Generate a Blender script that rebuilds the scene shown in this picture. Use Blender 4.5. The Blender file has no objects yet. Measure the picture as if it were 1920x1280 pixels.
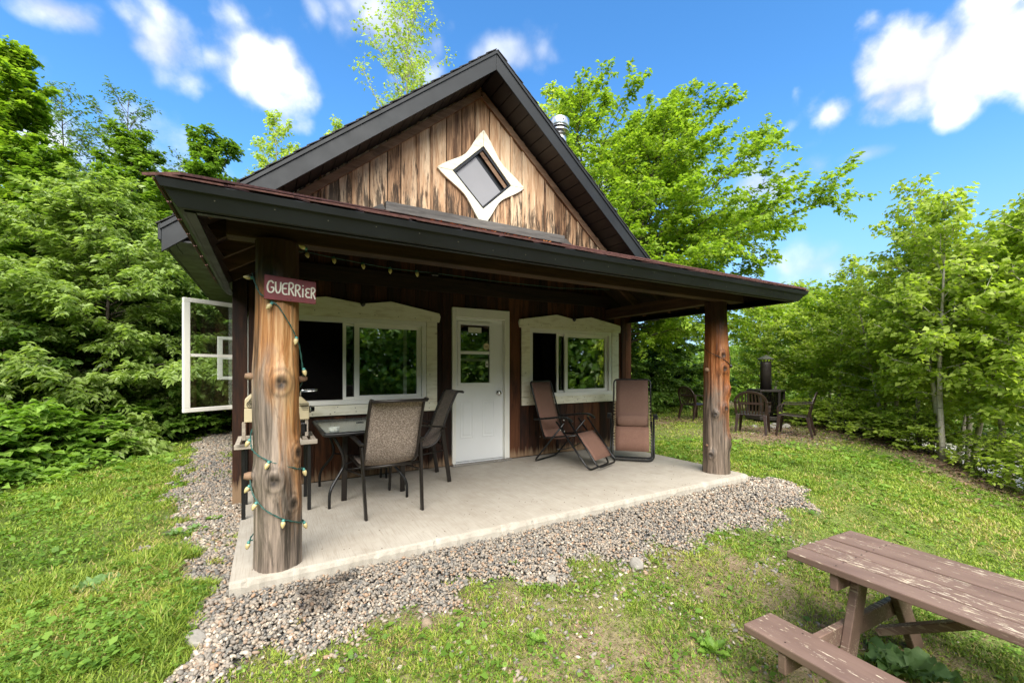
import bpy, math, random
import numpy as np
from mathutils import Vector, Matrix

# ------------------------------------------------------------------ camera, sky, sun, exposure
SC = bpy.context.scene
COL = SC.collection
R = math.radians
cam_data = bpy.data.cameras.new('camera')
cam = bpy.data.objects.new('camera', cam_data)
COL.objects.link(cam)
cam.location = (0.2, -2.98, 1.395)
cam.rotation_euler = (R(90), 0, R(-30))
cam_data.sensor_width = 36
cam_data.lens = 14.85
cam_data.shift_y = 0.0268
cam_data.clip_end = 2000
SC.camera = cam
SC.view_settings.view_transform = 'Standard'
SC.view_settings.look = 'None'
SC.view_settings.gamma = 1
SC.view_settings.use_curve_mapping = False
SC.view_settings.exposure = 2.78
SC.cycles.max_bounces = 8
SC.cycles.diffuse_bounces = 4
SC.cycles.transparent_max_bounces = 12
SC.cycles.caustics_reflective = False
SC.cycles.caustics_refractive = False

SUN_EL, SUN_AZ = 46, 203          # azimuth measured from +y towards +x
sd = bpy.data.lights.new('sun', 'SUN')
sd.energy = 1.5
sd.angle = R(62)
sd.color = (1.0, 0.95, 0.86)
sun = bpy.data.objects.new('sun', sd)
COL.objects.link(sun)
sx = math.sin(R(SUN_AZ)) * math.cos(R(SUN_EL)); sy = math.cos(R(SUN_AZ)) * math.cos(R(SUN_EL)); sz = math.sin(R(SUN_EL))
sun.rotation_euler = Vector((sx, sy, sz)).to_track_quat('Z', 'Y').to_euler()

W = bpy.data.worlds.new('World')
SC.world = W
W.use_nodes = True


class NT:
    """small helper round a node tree"""
    def __init__(s, tree):
        s.t = tree; s.n = tree.nodes; s.l = tree.links
        s.n.clear()

    def add(s, typ, **kw):
        n = s.n.new(typ)
        for k, v in kw.items():
            setattr(n, k, v)
        return n

    def inp(s, node, key, val):
        sock = node.inputs[key]
        if hasattr(val, 'is_output') or isinstance(val, bpy.types.NodeSocket):
            s.l.new(val, sock)
        else:
            sock.default_value = val

    def math(s, op, a, b=0.0, c=None, clamp=False):
        n = s.add('ShaderNodeMath', operation=op, use_clamp=clamp)
        s.inp(n, 0, a); s.inp(n, 1, b)
        if c is not None: s.inp(n, 2, c)
        return n.outputs[0]

    def vmath(s, op, a, b=(0, 0, 0), out=0):
        n = s.add('ShaderNodeVectorMath', operation=op)
        s.inp(n, 0, a); s.inp(n, 1, b)
        return n.outputs['Value'] if op in ('DOT_PRODUCT', 'LENGTH') else n.outputs[out]

    def noise(s, vec, scale, detail=4, rough=.55, dist=0.0):
        n = s.add('ShaderNodeTexNoise')
        s.inp(n, 'Vector', vec); s.inp(n, 'Scale', scale); s.inp(n, 'Detail', detail); s.inp(n, 'Roughness', rough); s.inp(n, 'Distortion', dist)
        return n.outputs['Fac']

    def ramp(s, fac, stops, interp='LINEAR'):
        n = s.add('ShaderNodeValToRGB')
        n.color_ramp.interpolation = interp
        el = n.color_ramp.elements
        while len(el) < len(stops): el.new(0.5)
        for e, (p, c) in zip(el, stops):
            e.position = p
            e.color = (c[0], c[1], c[2], 1) if not isinstance(c, (int, float)) else (c, c, c, 1)
        s.inp(n, 'Fac', fac)
        return n.outputs['Color']

    def mix(s, fac, a, b, blend='MIX'):
        n = s.add('ShaderNodeMix', data_type='RGBA', blend_type=blend)
        s.inp(n, 'Factor', fac)
        for k, v in ((6, a), (7, b)):
            if isinstance(v, tuple): v = (*v[:3], 1)
            s.inp(n, k, v)
        return n.outputs[2]

    def mapr(s, v, a, b, c=0.0, d=1.0, smooth=False):
        n = s.add('ShaderNodeMapRange', clamp=True)
        if smooth: n.interpolation_type = 'SMOOTHSTEP'
        s.inp(n, 0, v); s.inp(n, 1, a); s.inp(n, 2, b); s.inp(n, 3, c); s.inp(n, 4, d)
        return n.outputs[0]

    def mapping(s, vec, scale=(1, 1, 1), loc=(0, 0, 0), rot=(0, 0, 0)):
        n = s.add('ShaderNodeMapping')
        s.inp(n, 'Vector', vec); s.inp(n, 'Scale', scale); s.inp(n, 'Location', loc); s.inp(n, 'Rotation', rot)
        return n.outputs[0]


def build_world():
    t = NT(W.node_tree)
    out = t.add('ShaderNodeOutputWorld')
    bg = t.add('ShaderNodeBackground')
    sky = t.add('ShaderNodeTexSky', sky_type='NISHITA')
    sky.sun_disc = False
    sky.sun_elevation = R(SUN_EL)
    sky.sun_rotation = R(SUN_AZ)
    sky.air_density = 1.0; sky.dust_density = 0.3; sky.ozone_density = 3.0
    dirv = t.add('ShaderNodeTexCoord').outputs['Generated']
    hs = t.add('ShaderNodeHueSaturation')
    t.inp(hs, 'Saturation', 1.22); t.inp(hs, 'Value', 0.54); t.inp(hs, 'Color', sky.outputs['Color'])
    blue = t.mix(1.0, hs.outputs['Color'], (0.88, 1.02, 1.05), 'MULTIPLY')
    sepz = t.add('ShaderNodeSeparateXYZ'); t.inp(sepz, 0, dirv)
    blue = t.mix(t.mapr(sepz.outputs['Z'], .42, .0, 0, .8, True), blue, (.66, 1.02, 1.60))
    c30, s30 = math.cos(R(30)), math.sin(R(30))
    wob = t.noise(dirv, 5.0, 6, .55)
    wob2 = t.noise(dirv, 26.0, 6, .60)
    def puff(scale):        # rounded billows
        v = t.add('ShaderNodeTexVoronoi', feature='SMOOTH_F1'); t.inp(v, 'Vector', dirw); t.inp(v, 'Scale', scale); v.inputs['Smoothness'].default_value = .35
        return v.outputs['Distance']
    warp = t.add('ShaderNodeTexNoise'); t.inp(warp, 'Vector', dirv); t.inp(warp, 'Scale', 9.0); t.inp(warp, 'Detail', 4)
    wsc = t.add('ShaderNodeVectorMath', operation='SCALE'); t.inp(wsc, 0, t.vmath('SUBTRACT', warp.outputs['Color'], (.5, .5, .5))); wsc.inputs['Scale'].default_value = .07
    dirw = t.vmath('ADD', dirv, wsc.outputs[0])
    p1, p2 = puff(9.0), puff(24.0)
    n = t.math('ADD', t.math('MULTIPLY', t.math('SUBTRACT', .46, p1), 1.25), t.math('MULTIPLY', t.math('SUBTRACT', .44, p2), .55))
    n = t.math('ADD', n, t.math('MULTIPLY', t.math('SUBTRACT', wob2, .5), .55))
    n = t.math('ADD', n, t.math('MULTIPLY', t.math('SUBTRACT', wob, .5), .5))
    dens = None
    # clouds in the visible part of the sky: direction, half width, half height, opacity, edge softness
    blobs = [(110, 20, 110, 50, .80, 1.0), (305, 85, 92, 92, .85, 1.0), (505, 132, 155, 98, .95, 1.0), (730, 65, 145, 120, .7, 1.3), (960, 105, 120, 65, .55, 1.2),
             (1768, 132, 225, 128, 1.0, .75), (1440, 350, 150, 75, .8, 1.0), (1520, 500, 170, 75, .6, 1.3), (220, 320, 240, 120, .80, 1.4), (1120, 400, 280, 120, .7, 1.4), (1620, 290, 70, 22, .35, 1.2)]
    for px, py, a, b, op, soft in blobs:
        q = (px - 960) / 792.; e = (691.5 - py) / 792.
        v = Vector((q * c30 + s30, -q * s30 + c30, e)); ln = v.length; v.normalize()
        rt = Vector((v.y, -v.x, 0)).normalized(); up = rt.cross(v)
        da = t.vmath('DOT_PRODUCT', dirv, tuple(rt * (792. * ln / a)))
        db = t.vmath('DOT_PRODUCT', dirv, tuple(up * (792. * ln / b)))
        fr = t.math('GREATER_THAN', t.vmath('DOT_PRODUCT', dirv, tuple(v)), 0.0)
        # flatter underside than top
        dbl = t.math('MULTIPLY', db, t.mapr(db, -.2, .2, 1.25, .95))
        d2 = t.math('SQRT', t.math('ADD', t.math('MULTIPLY', da, da), t.math('MULTIPLY', dbl, dbl)))
        m = t.math('ADD', t.math('SUBTRACT', 1.0, d2), t.math('MULTIPLY', n, .95))
        m = t.math('MULTIPLY', t.mapr(m, .05, .05 + .80 * soft, 0, op, True), fr)
        dens = m if dens is None else t.math('MAXIMUM', dens, m)
    # broken cloud over the unseen rest of the sky, coverage raised for fill light
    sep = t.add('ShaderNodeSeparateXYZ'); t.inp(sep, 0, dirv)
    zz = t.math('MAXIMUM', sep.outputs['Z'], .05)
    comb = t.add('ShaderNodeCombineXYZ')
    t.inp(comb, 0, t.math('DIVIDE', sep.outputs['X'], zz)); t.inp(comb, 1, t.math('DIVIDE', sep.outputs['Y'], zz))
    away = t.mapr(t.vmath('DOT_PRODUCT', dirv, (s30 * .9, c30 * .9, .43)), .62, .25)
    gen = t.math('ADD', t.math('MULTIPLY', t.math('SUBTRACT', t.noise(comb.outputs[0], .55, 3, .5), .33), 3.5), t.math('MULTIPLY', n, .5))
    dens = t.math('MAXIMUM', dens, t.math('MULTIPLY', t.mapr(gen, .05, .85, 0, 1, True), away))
    shade = t.mapr(t.math('ADD', n, t.math('MULTIPLY', t.math('SUBTRACT', wob, .5), 1.2)), -.30, .30)
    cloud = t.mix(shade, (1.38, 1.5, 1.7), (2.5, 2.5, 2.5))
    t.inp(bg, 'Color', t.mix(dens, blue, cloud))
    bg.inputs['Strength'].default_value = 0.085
    t.l.new(bg.outputs[0], out.inputs[0])


build_world()

# ------------------------------------------------------------------ helpers
rnd = random.Random(5)


def tag(o, label=None, cat=None, group=None, kind=None):
    if label: o['label'] = label
    if cat: o['category'] = cat
    if group: o['group'] = group
    if kind: o['kind'] = kind
    return o


def empty(name, loc=(0, 0, 0), rz=0.0, parent=None):
    o = bpy.data.objects.new(name, None)
    COL.objects.link(o)
    o.location = loc
    o.rotation_euler = (0, 0, rz)
    if parent: o.parent = parent
    return o


def link_mesh(name, me, mat=None, parent=None):
    o = bpy.data.objects.new(name, me)
    COL.objects.link(o)
    if mat and not me.materials: me.materials.append(mat)
    if parent: o.parent = parent
    return o


class MB:
    def __init__(s):
        s.v = []; s.f = []

    def hexa(s, p):
        b = len(s.v); s.v += [tuple(q) for q in p]
        s.f += [(b, b + 3, b + 2, b + 1), (b + 4, b + 5, b + 6, b + 7), (b, b + 1, b + 5, b + 4), (b + 1, b + 2, b + 6, b + 5), (b + 2, b + 3, b + 7, b + 6), (b + 3, b, b + 4, b + 7)]
        return s

    def box(s, x0, x1, y0, y1, z0, z1):
        return s.hexa([(x0, y0, z0), (x1, y0, z0), (x1, y1, z0), (x0, y1, z0), (x0, y0, z1), (x1, y0, z1), (x1, y1, z1), (x0, y1, z1)])

    def bar(s, p0, p1, w, h, up=(0, 0, 1)):
        """box along p0-p1, w across, h along up"""
        p0, p1, up = Vector(p0), Vector(p1), Vector(up)
        d = (p1 - p0).normalized(); sd_ = d.cross(up).normalized(); u = sd_.cross(d).normalized()
        a, b = sd_ * w / 2, u * h / 2
        return s.hexa([p0 - a - b, p0 + a - b, p0 + a + b, p0 - a + b, p1 - a - b, p1 + a - b, p1 + a + b, p1 - a + b])

    def prism(s, pts, off):
        """polygon (3-D points) pushed along off"""
        n = len(pts); b = len(s.v); off = Vector(off)
        s.v += [tuple(p) for p in pts] + [tuple(Vector(p) + off) for p in pts]
        s.f += [tuple(range(b + n - 1, b - 1, -1)), tuple(range(b + n, b + 2 * n))]
        for i in range(n):
            j = (i + 1) % n
            s.f.append((b + i, b + j, b + n + j, b + n + i))
        return s

    def tube(s, pts, r, n=8, closed=False, cap=True):
        pts = [Vector(p) for p in pts]; m = len(pts)
        rr = r if isinstance(r, (list, tuple)) else [r] * m
        b = len(s.v); prev = None
        for i, p in enumerate(pts):
            if closed: d = pts[(i + 1) % m] - pts[i - 1]
            else: d = pts[min(i + 1, m - 1)] - pts[max(i - 1, 0)]
            d = d.normalized() if d.length > 1e-9 else Vector((0, 0, 1))
            if prev is None:
                a = Vector((0, 0, 1)) if abs(d.z) < .9 else Vector((1, 0, 0))
                u = d.cross(a).normalized()
            else:
                u = (prev - d * prev.dot(d))
                u = u.normalized() if u.length > 1e-6 else d.orthogonal().normalized()
            prev = u; w = d.cross(u)
            for k in range(n):
                an = 2 * math.pi * k / n
                s.v.append(tuple(p + (u * math.cos(an) + w * math.sin(an)) * rr[i]))
        for i in range(m if closed else m - 1):
            i2 = (i + 1) % m
            for k in range(n):
                k2 = (k + 1) % n
                s.f.append((b + i * n + k, b + i * n + k2, b + i2 * n + k2, b + i2 * n + k))
        if cap and not closed:
            s.f.append(tuple(b + k for k in range(n - 1, -1, -1)))
            s.f.append(tuple(b + (m - 1) * n + k for k in range(n)))
        return s

    def lathe(s, prof, c=(0, 0, 0), axis=(0, 0, 1), n=16):
        ax = Vector(axis).normalized(); u = ax.orthogonal().normalized(); w = ax.cross(u); c = Vector(c)
        b = len(s.v); m = len(prof)
        for r_, z_ in prof:
            for k in range(n):
                an = 2 * math.pi * k / n
                s.v.append(tuple(c + ax * z_ + (u * math.cos(an) + w * math.sin(an)) * max(r_, 1e-4)))
        for i in range(m - 1):
            for k in range(n):
                k2 = (k + 1) % n
                s.f.append((b + i * n + k, b + i * n + k2, b + (i + 1) * n + k2, b + (i + 1) * n + k))
        s.f.append(tuple(b + k for k in range(n - 1, -1, -1)))
        s.f.append(tuple(b + (m - 1) * n + k for k in range(n)))
        return s

    def grid(s, P, thick=None):
        """rows of points -> sheet; thick = offset vector gives the sheet a back"""
        m, n = len(P), len(P[0]); b = len(s.v)
        for row in P: s.v += [tuple(p) for p in row]
        for i in range(m - 1):
            for k in range(n - 1):
                s.f.append((b + i * n + k, b + i * n + k + 1, b + (i + 1) * n + k + 1, b + (i + 1) * n + k))
        return s

    def mesh(s, name, mat=None, smooth=False):
        me = bpy.data.meshes.new(name)
        me.from_pydata(s.v, [], s.f); me.update()
        if mat: me.materials.append(mat)
        if smooth:
            me.polygons.foreach_set('use_smooth', [True] * len(me.polygons))
        return me

    def build(s, name, mat, parent=None, smooth=False, bevel=0.0, solid=0.0):
        o = link_mesh(name, s.mesh(name, mat, smooth), None, parent)
        if solid:
            m = o.modifiers.new('solid', 'SOLIDIFY'); m.thickness = solid; m.offset = 0
        if bevel:
            m = o.modifiers.new('bevel', 'BEVEL'); m.width = bevel; m.segments = 1 if bevel < .006 else 2; m.limit_method = 'ANGLE'
        if smooth and bevel:
            pass
        return o


def rounded(pts, rad, n=4):
    """polyline with rounded inner corners"""
    pts = [Vector(p) for p in pts]; out = [pts[0]]
    for i in range(1, len(pts) - 1):
        p = pts[i]; a = (pts[i - 1] - p); b = (pts[i + 1] - p)
        r = min(rad, a.length * .45, b.length * .45)
        A = p + a.normalized() * r; B = p + b.normalized() * r
        for k in range(n + 1):
            q = k / n
            out.append(A * (1 - q) ** 2 + p * 2 * q * (1 - q) + B * q * q)
    out.append(pts[-1])
    return out


def np_mesh(name, V, F, mat, face_attr=None):
    """fast mesh of quads or tris from numpy arrays"""
    me = bpy.data.meshes.new(name)
    nv, (nf, k) = len(V), F.shape
    me.vertices.add(nv); me.vertices.foreach_set('co', V.astype(np.float32).ravel())
    me.loops.add(nf * k); me.loops.foreach_set('vertex_index', F.astype(np.int32).ravel())
    me.polygons.add(nf); me.polygons.foreach_set('loop_start', np.arange(0, nf * k, k, dtype=np.int32))
    me.update(calc_edges=True)
    if face_attr is not None:
        for an, arr in face_attr.items():
            at = me.attributes.new(an, 'FLOAT', 'FACE')
            at.data.foreach_set('value', arr.astype(np.float32))
    if mat: me.materials.append(mat)
    return me


def sstep(a, b, x):
    t = np.clip((np.asarray(x, float) - a) / (b - a), 0, 1)
    return t * t * (3 - 2 * t)


def terr(x, y):
    x = np.asarray(x, float); y = np.asarray(y, float)
    h = -.42 * (1 - sstep(-2.6, -.05, y))
    h = h + .1 * sstep(5.8, 8.5, x) * sstep(-1.5, 1.5, y)
    d = (x - 8.35) * .77 - (y + 1.35) * .64
    h = h - 1.3 * sstep(.35, 3.4, d)
    return h


def T(x, y): return float(terr(x, y))


_g = {}
def vnoise(x, y, scale, seed):
    """smooth value noise 0..1"""
    if seed not in _g: _g[seed] = np.random.RandomState(seed).rand(64, 64)
    g = _g[seed]
    u = np.asarray(x) * scale + 1000.3; v = np.asarray(y) * scale + 1000.7
    iu = np.floor(u).astype(int); iv = np.floor(v).astype(int); fu = u - iu; fv = v - iv
    fu = fu * fu * (3 - 2 * fu); fv = fv * fv * (3 - 2 * fv)
    A = g[iu % 64, iv % 64]; B = g[(iu + 1) % 64, iv % 64]; C_ = g[iu % 64, (iv + 1) % 64]; D = g[(iu + 1) % 64, (iv + 1) % 64]
    return (A * (1 - fu) + B * fu) * (1 - fv) + (C_ * (1 - fu) + D * fu) * fv


# ------------------------------------------------------------------ materials
def new_mat(name):
    m = bpy.data.materials.new(name); m.use_nodes = True
    t = NT(m.node_tree)
    o = t.add('ShaderNodeOutputMaterial'); p = t.add('ShaderNodeBsdfPrincipled')
    t.l.new(p.outputs[0], o.inputs[0])
    return m, t, p, o


def bump(t, p, h, strength, dist=.01):
    b = t.add('ShaderNodeBump'); t.inp(b, 'Strength', strength); t.inp(b, 'Distance', dist); t.inp(b, 'Height', h)
    t.l.new(b.outputs[0], p.inputs['Normal'])


def plain(name, col, rough=.5, metal=0.0, var=.12, scale=6.0, bmp=0.0, spec=.5, bscale=60):
    m, t, p, o = new_mat(name)
    c = t.add('ShaderNodeTexCoord').outputs['Object']
    n = t.noise(c, scale, 4)
    lo = tuple(x * (1 - var) for x in col); hi = tuple(min(1, x * (1 + var)) for x in col)
    t.inp(p, 'Base Color', t.ramp(n, [(.3, lo), (.7, hi)]))
    t.inp(p, 'Roughness', t.mapr(t.noise(c, scale * 2.3, 3), .3, .7, max(0, rough - .08), min(1, rough + .08)))
    t.inp(p, 'Metallic', metal); t.inp(p, 'Specular IOR Level', spec)
    if bmp: bump(t, p, t.noise(c, bscale, 3), bmp, .004)
    return m


def wood(name, dark, mid, light, stain=(.02, .015, .012), stain_amt=.5, axis='Z', rough=.75, knots=True, bmp=.35, edge_light=0.0, low_stain=None, var=.35, grey=None):
    """boards: grain stretched along axis, knots, dark stains with shapes of their own; each board gets its own cut of the pattern"""
    m, t, p, o = new_mat(name)
    tc = t.add('ShaderNodeTexCoord').outputs['Object']
    oi = t.add('ShaderNodeObjectInfo').outputs['Random']
    cmb = t.add('ShaderNodeCombineXYZ')
    t.inp(cmb, 0, t.math('MULTIPLY', oi, 17.3)); t.inp(cmb, 1, t.math('MULTIPLY', oi, 31.7)); t.inp(cmb, 2, t.math('MULTIPLY', oi, 53.1))
    co = t.vmath('ADD', tc, cmb.outputs[0])
    k = {'X': (.07, 1, 1), 'Y': (1, .07, 1), 'Z': (1, 1, .07)}[axis]
    kk = {'X': (.3, 1, 1), 'Y': (1, .3, 1), 'Z': (1, 1, .3)}[axis]
    g = t.mapping(co, k); g2 = t.mapping(co, kk)
    fine = t.noise(g, 55, 5, .65, .5); broad = t.noise(g, 9, 4, .6, .8)
    f = t.math('ADD', t.math('MULTIPLY', fine, .45), t.math('MULTIPLY', broad, .62))
    f = t.math('ADD', f, t.math('MULTIPLY', t.math('SUBTRACT', oi, .5), var * .6))
    col = t.ramp(f, [(.34, dark), (.52, mid), (.70, light)])
    if grey: col = t.mix(t.mapr(t.noise(g2, 2.6, 4), .42, .66), col, grey)
    s1 = t.mapr(t.noise(g2, 3.3, 6, .68, .6), .60 - .18 * stain_amt, .78 - .12 * stain_amt)
    if low_stain:       # sooty runs: narrow black streaks, thicker towards the foot of the boards
        sp = t.add('ShaderNodeSeparateXYZ'); t.inp(sp, 0, tc)
        run = t.noise(t.mapping(co, (1, 1, .10)), 20, 6, .72, .4)
        wide = t.noise(t.mapping(co, (1, 1, .30)), 5, 4, .6)
        zn = t.mapr(t.math('ADD', sp.outputs[2], t.math('MULTIPLY', t.math('SUBTRACT', wide, .5), low_stain[2])), low_stain[1], low_stain[0], 0, .17)
        blk = t.mapr(t.math('ADD', t.math('ADD', run, zn), t.math('MULTIPLY', t.math('SUBTRACT', wide, .5), .35)), .60, .70)
        s1 = t.math('MAXIMUM', t.math('MULTIPLY', s1, .7), blk)
    col = t.mix(t.math('MULTIPLY', s1, .86), col, stain)
    if knots:
        vo = t.add('ShaderNodeTexVoronoi'); t.inp(vo, 'Vector', t.mapping(co, tuple(1 if a == 1 else .45 for a in k))); t.inp(vo, 'Scale', 4.2)
        kn = t.mapr(t.math('ADD', vo.outputs['Distance'], t.math('MULTIPLY', fine, .05)), .14, .075)
        col = t.mix(t.math('MULTIPLY', kn, .85), col, tuple(x * .28 for x in dark))
    if edge_light:
        sp2 = t.add('ShaderNodeSeparateXYZ'); t.inp(sp2, 0, tc)
        zz = t.math('ADD', sp2.outputs[2], t.math('MULTIPLY', t.math('SUBTRACT', t.noise(g, 30, 3), .5), .32))
        col = t.mix(t.mapr(zz, edge_light, edge_light - .10, 0, .75), col, (.30, .20, .12))
    t.inp(p, 'Base Color', col); t.inp(p, 'Roughness', rough); t.inp(p, 'Specular IOR Level', .3)
    bump(t, p, t.math('ADD', fine, broad), bmp, .006)
    return m


M = {}
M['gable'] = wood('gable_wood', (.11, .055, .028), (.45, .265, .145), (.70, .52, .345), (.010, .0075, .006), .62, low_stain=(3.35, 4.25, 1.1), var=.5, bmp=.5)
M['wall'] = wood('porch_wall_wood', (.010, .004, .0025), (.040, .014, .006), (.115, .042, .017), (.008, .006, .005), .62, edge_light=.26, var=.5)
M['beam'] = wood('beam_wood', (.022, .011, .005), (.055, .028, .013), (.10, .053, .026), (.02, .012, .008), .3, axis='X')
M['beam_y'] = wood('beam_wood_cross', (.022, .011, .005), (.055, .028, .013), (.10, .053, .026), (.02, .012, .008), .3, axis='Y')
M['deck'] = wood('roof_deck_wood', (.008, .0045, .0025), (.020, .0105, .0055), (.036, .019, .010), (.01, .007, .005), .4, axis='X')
M['flash_board'] = wood('grey_board', (.035, .032, .03), (.075, .070, .066), (.15, .14, .13), (.012, .011, .01), .5, axis='X')
M['rake_trim'] = wood('rake_trim_wood', (.08, .045, .028), (.17, .10, .06), (.25, .16, .10), (.03, .02, .014), .3, axis='X')
M['fascia'] = plain('fascia_metal', (.0125, .0145, .0165), .5, 0, .25, 2.5, .06, .35, 14)
M['soffit'] = plain('soffit_metal', (.008, .007, .007), .5, 0, .1, 3)
M['black'] = plain('black_metal', (.0065, .0065, .007), .38, 0, .2, 8)
M['bronze'] = plain('dark_bronze_metal', (.017, .0135, .0115), .35, .3, .15, 8)
M['pvc'] = plain('white_vinyl', (.78, .765, .70), .35, 0, .03, 3)
M['door'] = plain('white_door_paint', (.76, .77, .76), .38, 0, .03, 2)
M['steel'] = plain('stainless_steel', (.72, .72, .73), .24, 1.0, .08, 3)
M['chrome'] = plain('polished_metal', (.7, .7, .7), .15, 1.0, .02, 3)
M['bulb'] = plain('cream_bulb_plastic', (.52, .42, .21), .28, 0, .1, 30)
M['socket'] = plain('green_socket_plastic', (.05, .21, .19), .4, 0, .1, 30)
M['cord'] = plain('green_cord', (.018, .075, .062), .5, 0, .1, 30)
M['sign_red'] = plain('oxblood_sign_paint', (.165, .022, .026), .5, 0, .15, 20, .1)
M['sign_white'] = plain('cream_lettering_paint', (.72, .68, .60), .55, 0, .06, 40)
M['grill_cream'] = plain('cream_enamel', (.62, .52, .33), .4, 0, .07, 10)
M['grill_dark'] = plain('dark_brown_enamel', (.035, .028, .022), .4, 0, .2, 10)
M['shelf_wood'] = wood('weathered_shelf_wood', (.28, .23, .18), (.44, .38, .31), (.58, .52, .44), (.1, .08, .06), .2, axis='X')
M['resin'] = plain('brown_resin', (.026, .0135, .0095), .38, 0, .2, 7)
M['stove'] = plain('dark_brown_steel', (.034, .026, .023), .55, .1, .3, 5, .05)
M['tarnish'] = plain('stove_cap_metal', (.16, .15, .12), .5, .5, .3, 6)
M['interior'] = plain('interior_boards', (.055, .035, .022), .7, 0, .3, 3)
M['curtain'] = plain('grey_curtain', (.10, .085, .08), .9, 0, .15, 12)
M['rock'] = plain('pale_rock', (.27, .25, .22), .8, 0, .3, 9, .6, bscale=25)
M['rock_tan'] = plain('tan_rock', (.27, .205, .14), .8, 0, .3, 9, .6, bscale=25)
M['paper'] = plain('paper_note', (.62, .62, .50), .7, 0, .05, 20)
M['shingle'] = plain('red_brown_shingle', (.115, .052, .045), .9, 0, .4, 35, .6)
M['shingle_dark'] = plain('black_shingle', (.035, .033, .034), .9, 0, .4, 35, .6)


def mk_cream():
    m, t, p, o = new_mat('cream_trim_paint')
    c = t.add('ShaderNodeTexCoord').outputs['Object']
    g = t.mapping(c, (.25, 1, 1))
    f = t.noise(g, 22, 5, .6)
    col = t.ramp(f, [(.28, (.58, .53, .39)), (.5, (.77, .735, .58)), (.75, (.82, .795, .68))])
    vo = t.add('ShaderNodeTexVoronoi'); t.inp(vo, 'Vector', c); t.inp(vo, 'Scale', 7.5)
    col = t.mix(t.mapr(vo.outputs['Distance'], .085, .05, 0, .7), col, (.20, .15, .09))
    t.inp(p, 'Base Color', col); t.inp(p, 'Roughness', .6)
    bump(t, p, f, .15, .003)
    return m
M['cream'] = mk_cream()


def mk_log(name, z_split, grey_c, warm_c, cx):
    m, t, p, o = new_mat(name)
    c = t.add('ShaderNodeTexCoord').outputs['Object']
    at = t.add('ShaderNodeAttribute', attribute_name='knot').outputs['Fac']
    w = t.noise(c, 4.0, 3)
    dist = t.vmath('ADD', c, (0, 0, 0))
    g = t.mapping(dist, (1, 1, .06)); g2 = t.mapping(dist, (1, 1, .22))
    fine = t.noise(g, 60, 5, .7, 1.0); broad = t.noise(g, 14, 4, .6, 1.2); big = t.noise(g2, 6, 5, .65, .8)
    f = t.math('ADD', t.math('MULTIPLY', fine, .4), t.math('MULTIPLY', broad, .65))
    grey = t.ramp(f, [(.40, tuple(x * .22 for x in grey_c)), (.52, grey_c), (.64, tuple(min(1, x * 2.0) for x in grey_c))])
    warm = t.ramp(f, [(.40, (warm_c[0] * .30, warm_c[1] * .26, warm_c[2] * .22)), (.52, warm_c), (.65, (warm_c[0] * 1.45, warm_c[1] * 2.0, warm_c[2] * 2.9))])
    sp = t.add('ShaderNodeSeparateXYZ'); t.inp(sp, 0, c)
    zz = t.math('ADD', sp.outputs[2], t.math('MULTIPLY', t.math('SUBTRACT', big, .5), 1.6))
    zz = t.math('ADD', zz, t.math('MULTIPLY', t.math('SUBTRACT', sp.outputs[0], cx), 3.2))
    col = t.mix(t.mapr(zz, z_split - .28, z_split + .30), grey, warm)
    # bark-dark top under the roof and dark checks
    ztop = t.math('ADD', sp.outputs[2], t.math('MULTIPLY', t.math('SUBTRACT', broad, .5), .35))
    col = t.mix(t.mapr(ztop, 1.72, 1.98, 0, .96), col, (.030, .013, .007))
    col = t.mix(t.mapr(t.noise(g2, 11, 5, .7, .6), .60, .72, 0, .7), col, tuple(x * .22 for x in grey_c))
    col = t.mix(at, col, (.008, .0042, .0026))
    t.inp(p, 'Base Color', col); t.inp(p, 'Roughness', t.mapr(fine, .3, .7, .42, .66)); t.inp(p, 'Specular IOR Level', .4)
    bump(t, p, t.math('ADD', fine, t.math('MULTIPLY', broad, 1.5)), .45, .008)
    return m
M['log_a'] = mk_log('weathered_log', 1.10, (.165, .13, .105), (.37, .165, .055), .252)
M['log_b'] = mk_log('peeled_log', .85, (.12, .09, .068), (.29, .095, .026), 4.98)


def mk_concrete():
    m, t, p, o = new_mat('broomed_concrete')
    c = t.add('ShaderNodeTexCoord').outputs['Object']
    broom = t.noise(t.mapping(c, (1, .03, 1)), 130, 3, .6)
    big = t.noise(c, 1.3, 5, .6); mid = t.noise(c, 7, 5, .65)
    f = t.math('ADD', t.math('MULTIPLY', big, .55), t.math('MULTIPLY', mid, .45))
    col = t.ramp(f, [(.30, (.315, .275, .225)), (.5, (.385, .348, .295)), (.70, (.45, .415, .36))])
    col = t.mix(t.mapr(broom, .50, .66, 0, .45), col, (.24, .20, .155))
    col = t.mix(t.mapr(t.noise(c, 2.4, 6, .7, .5), .60, .76, 0, .45), col, (.20, .155, .11))
    vo = t.add('ShaderNodeTexVoronoi'); t.inp(vo, 'Vector', c); t.inp(vo, 'Scale', 2.3)
    col = t.mix(t.mapr(vo.outputs['Distance'], .022, .010, 0, .7), col, (.06, .05, .04))
    # rough cast side, mixed towards a mottled grey
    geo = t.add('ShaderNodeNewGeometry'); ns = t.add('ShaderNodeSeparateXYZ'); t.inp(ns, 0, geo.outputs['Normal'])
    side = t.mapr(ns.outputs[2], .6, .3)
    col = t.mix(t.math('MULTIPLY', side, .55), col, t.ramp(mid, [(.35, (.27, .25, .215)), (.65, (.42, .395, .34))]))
    t.inp(p, 'Base Color', col); t.inp(p, 'Roughness', .82)
    bump(t, p, t.math('ADD', t.math('MULTIPLY', broom, .7), t.math('MULTIPLY', t.noise(c, 45, 4), .7)), .35, .006)
    return m
M['concrete'] = mk_concrete()


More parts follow.
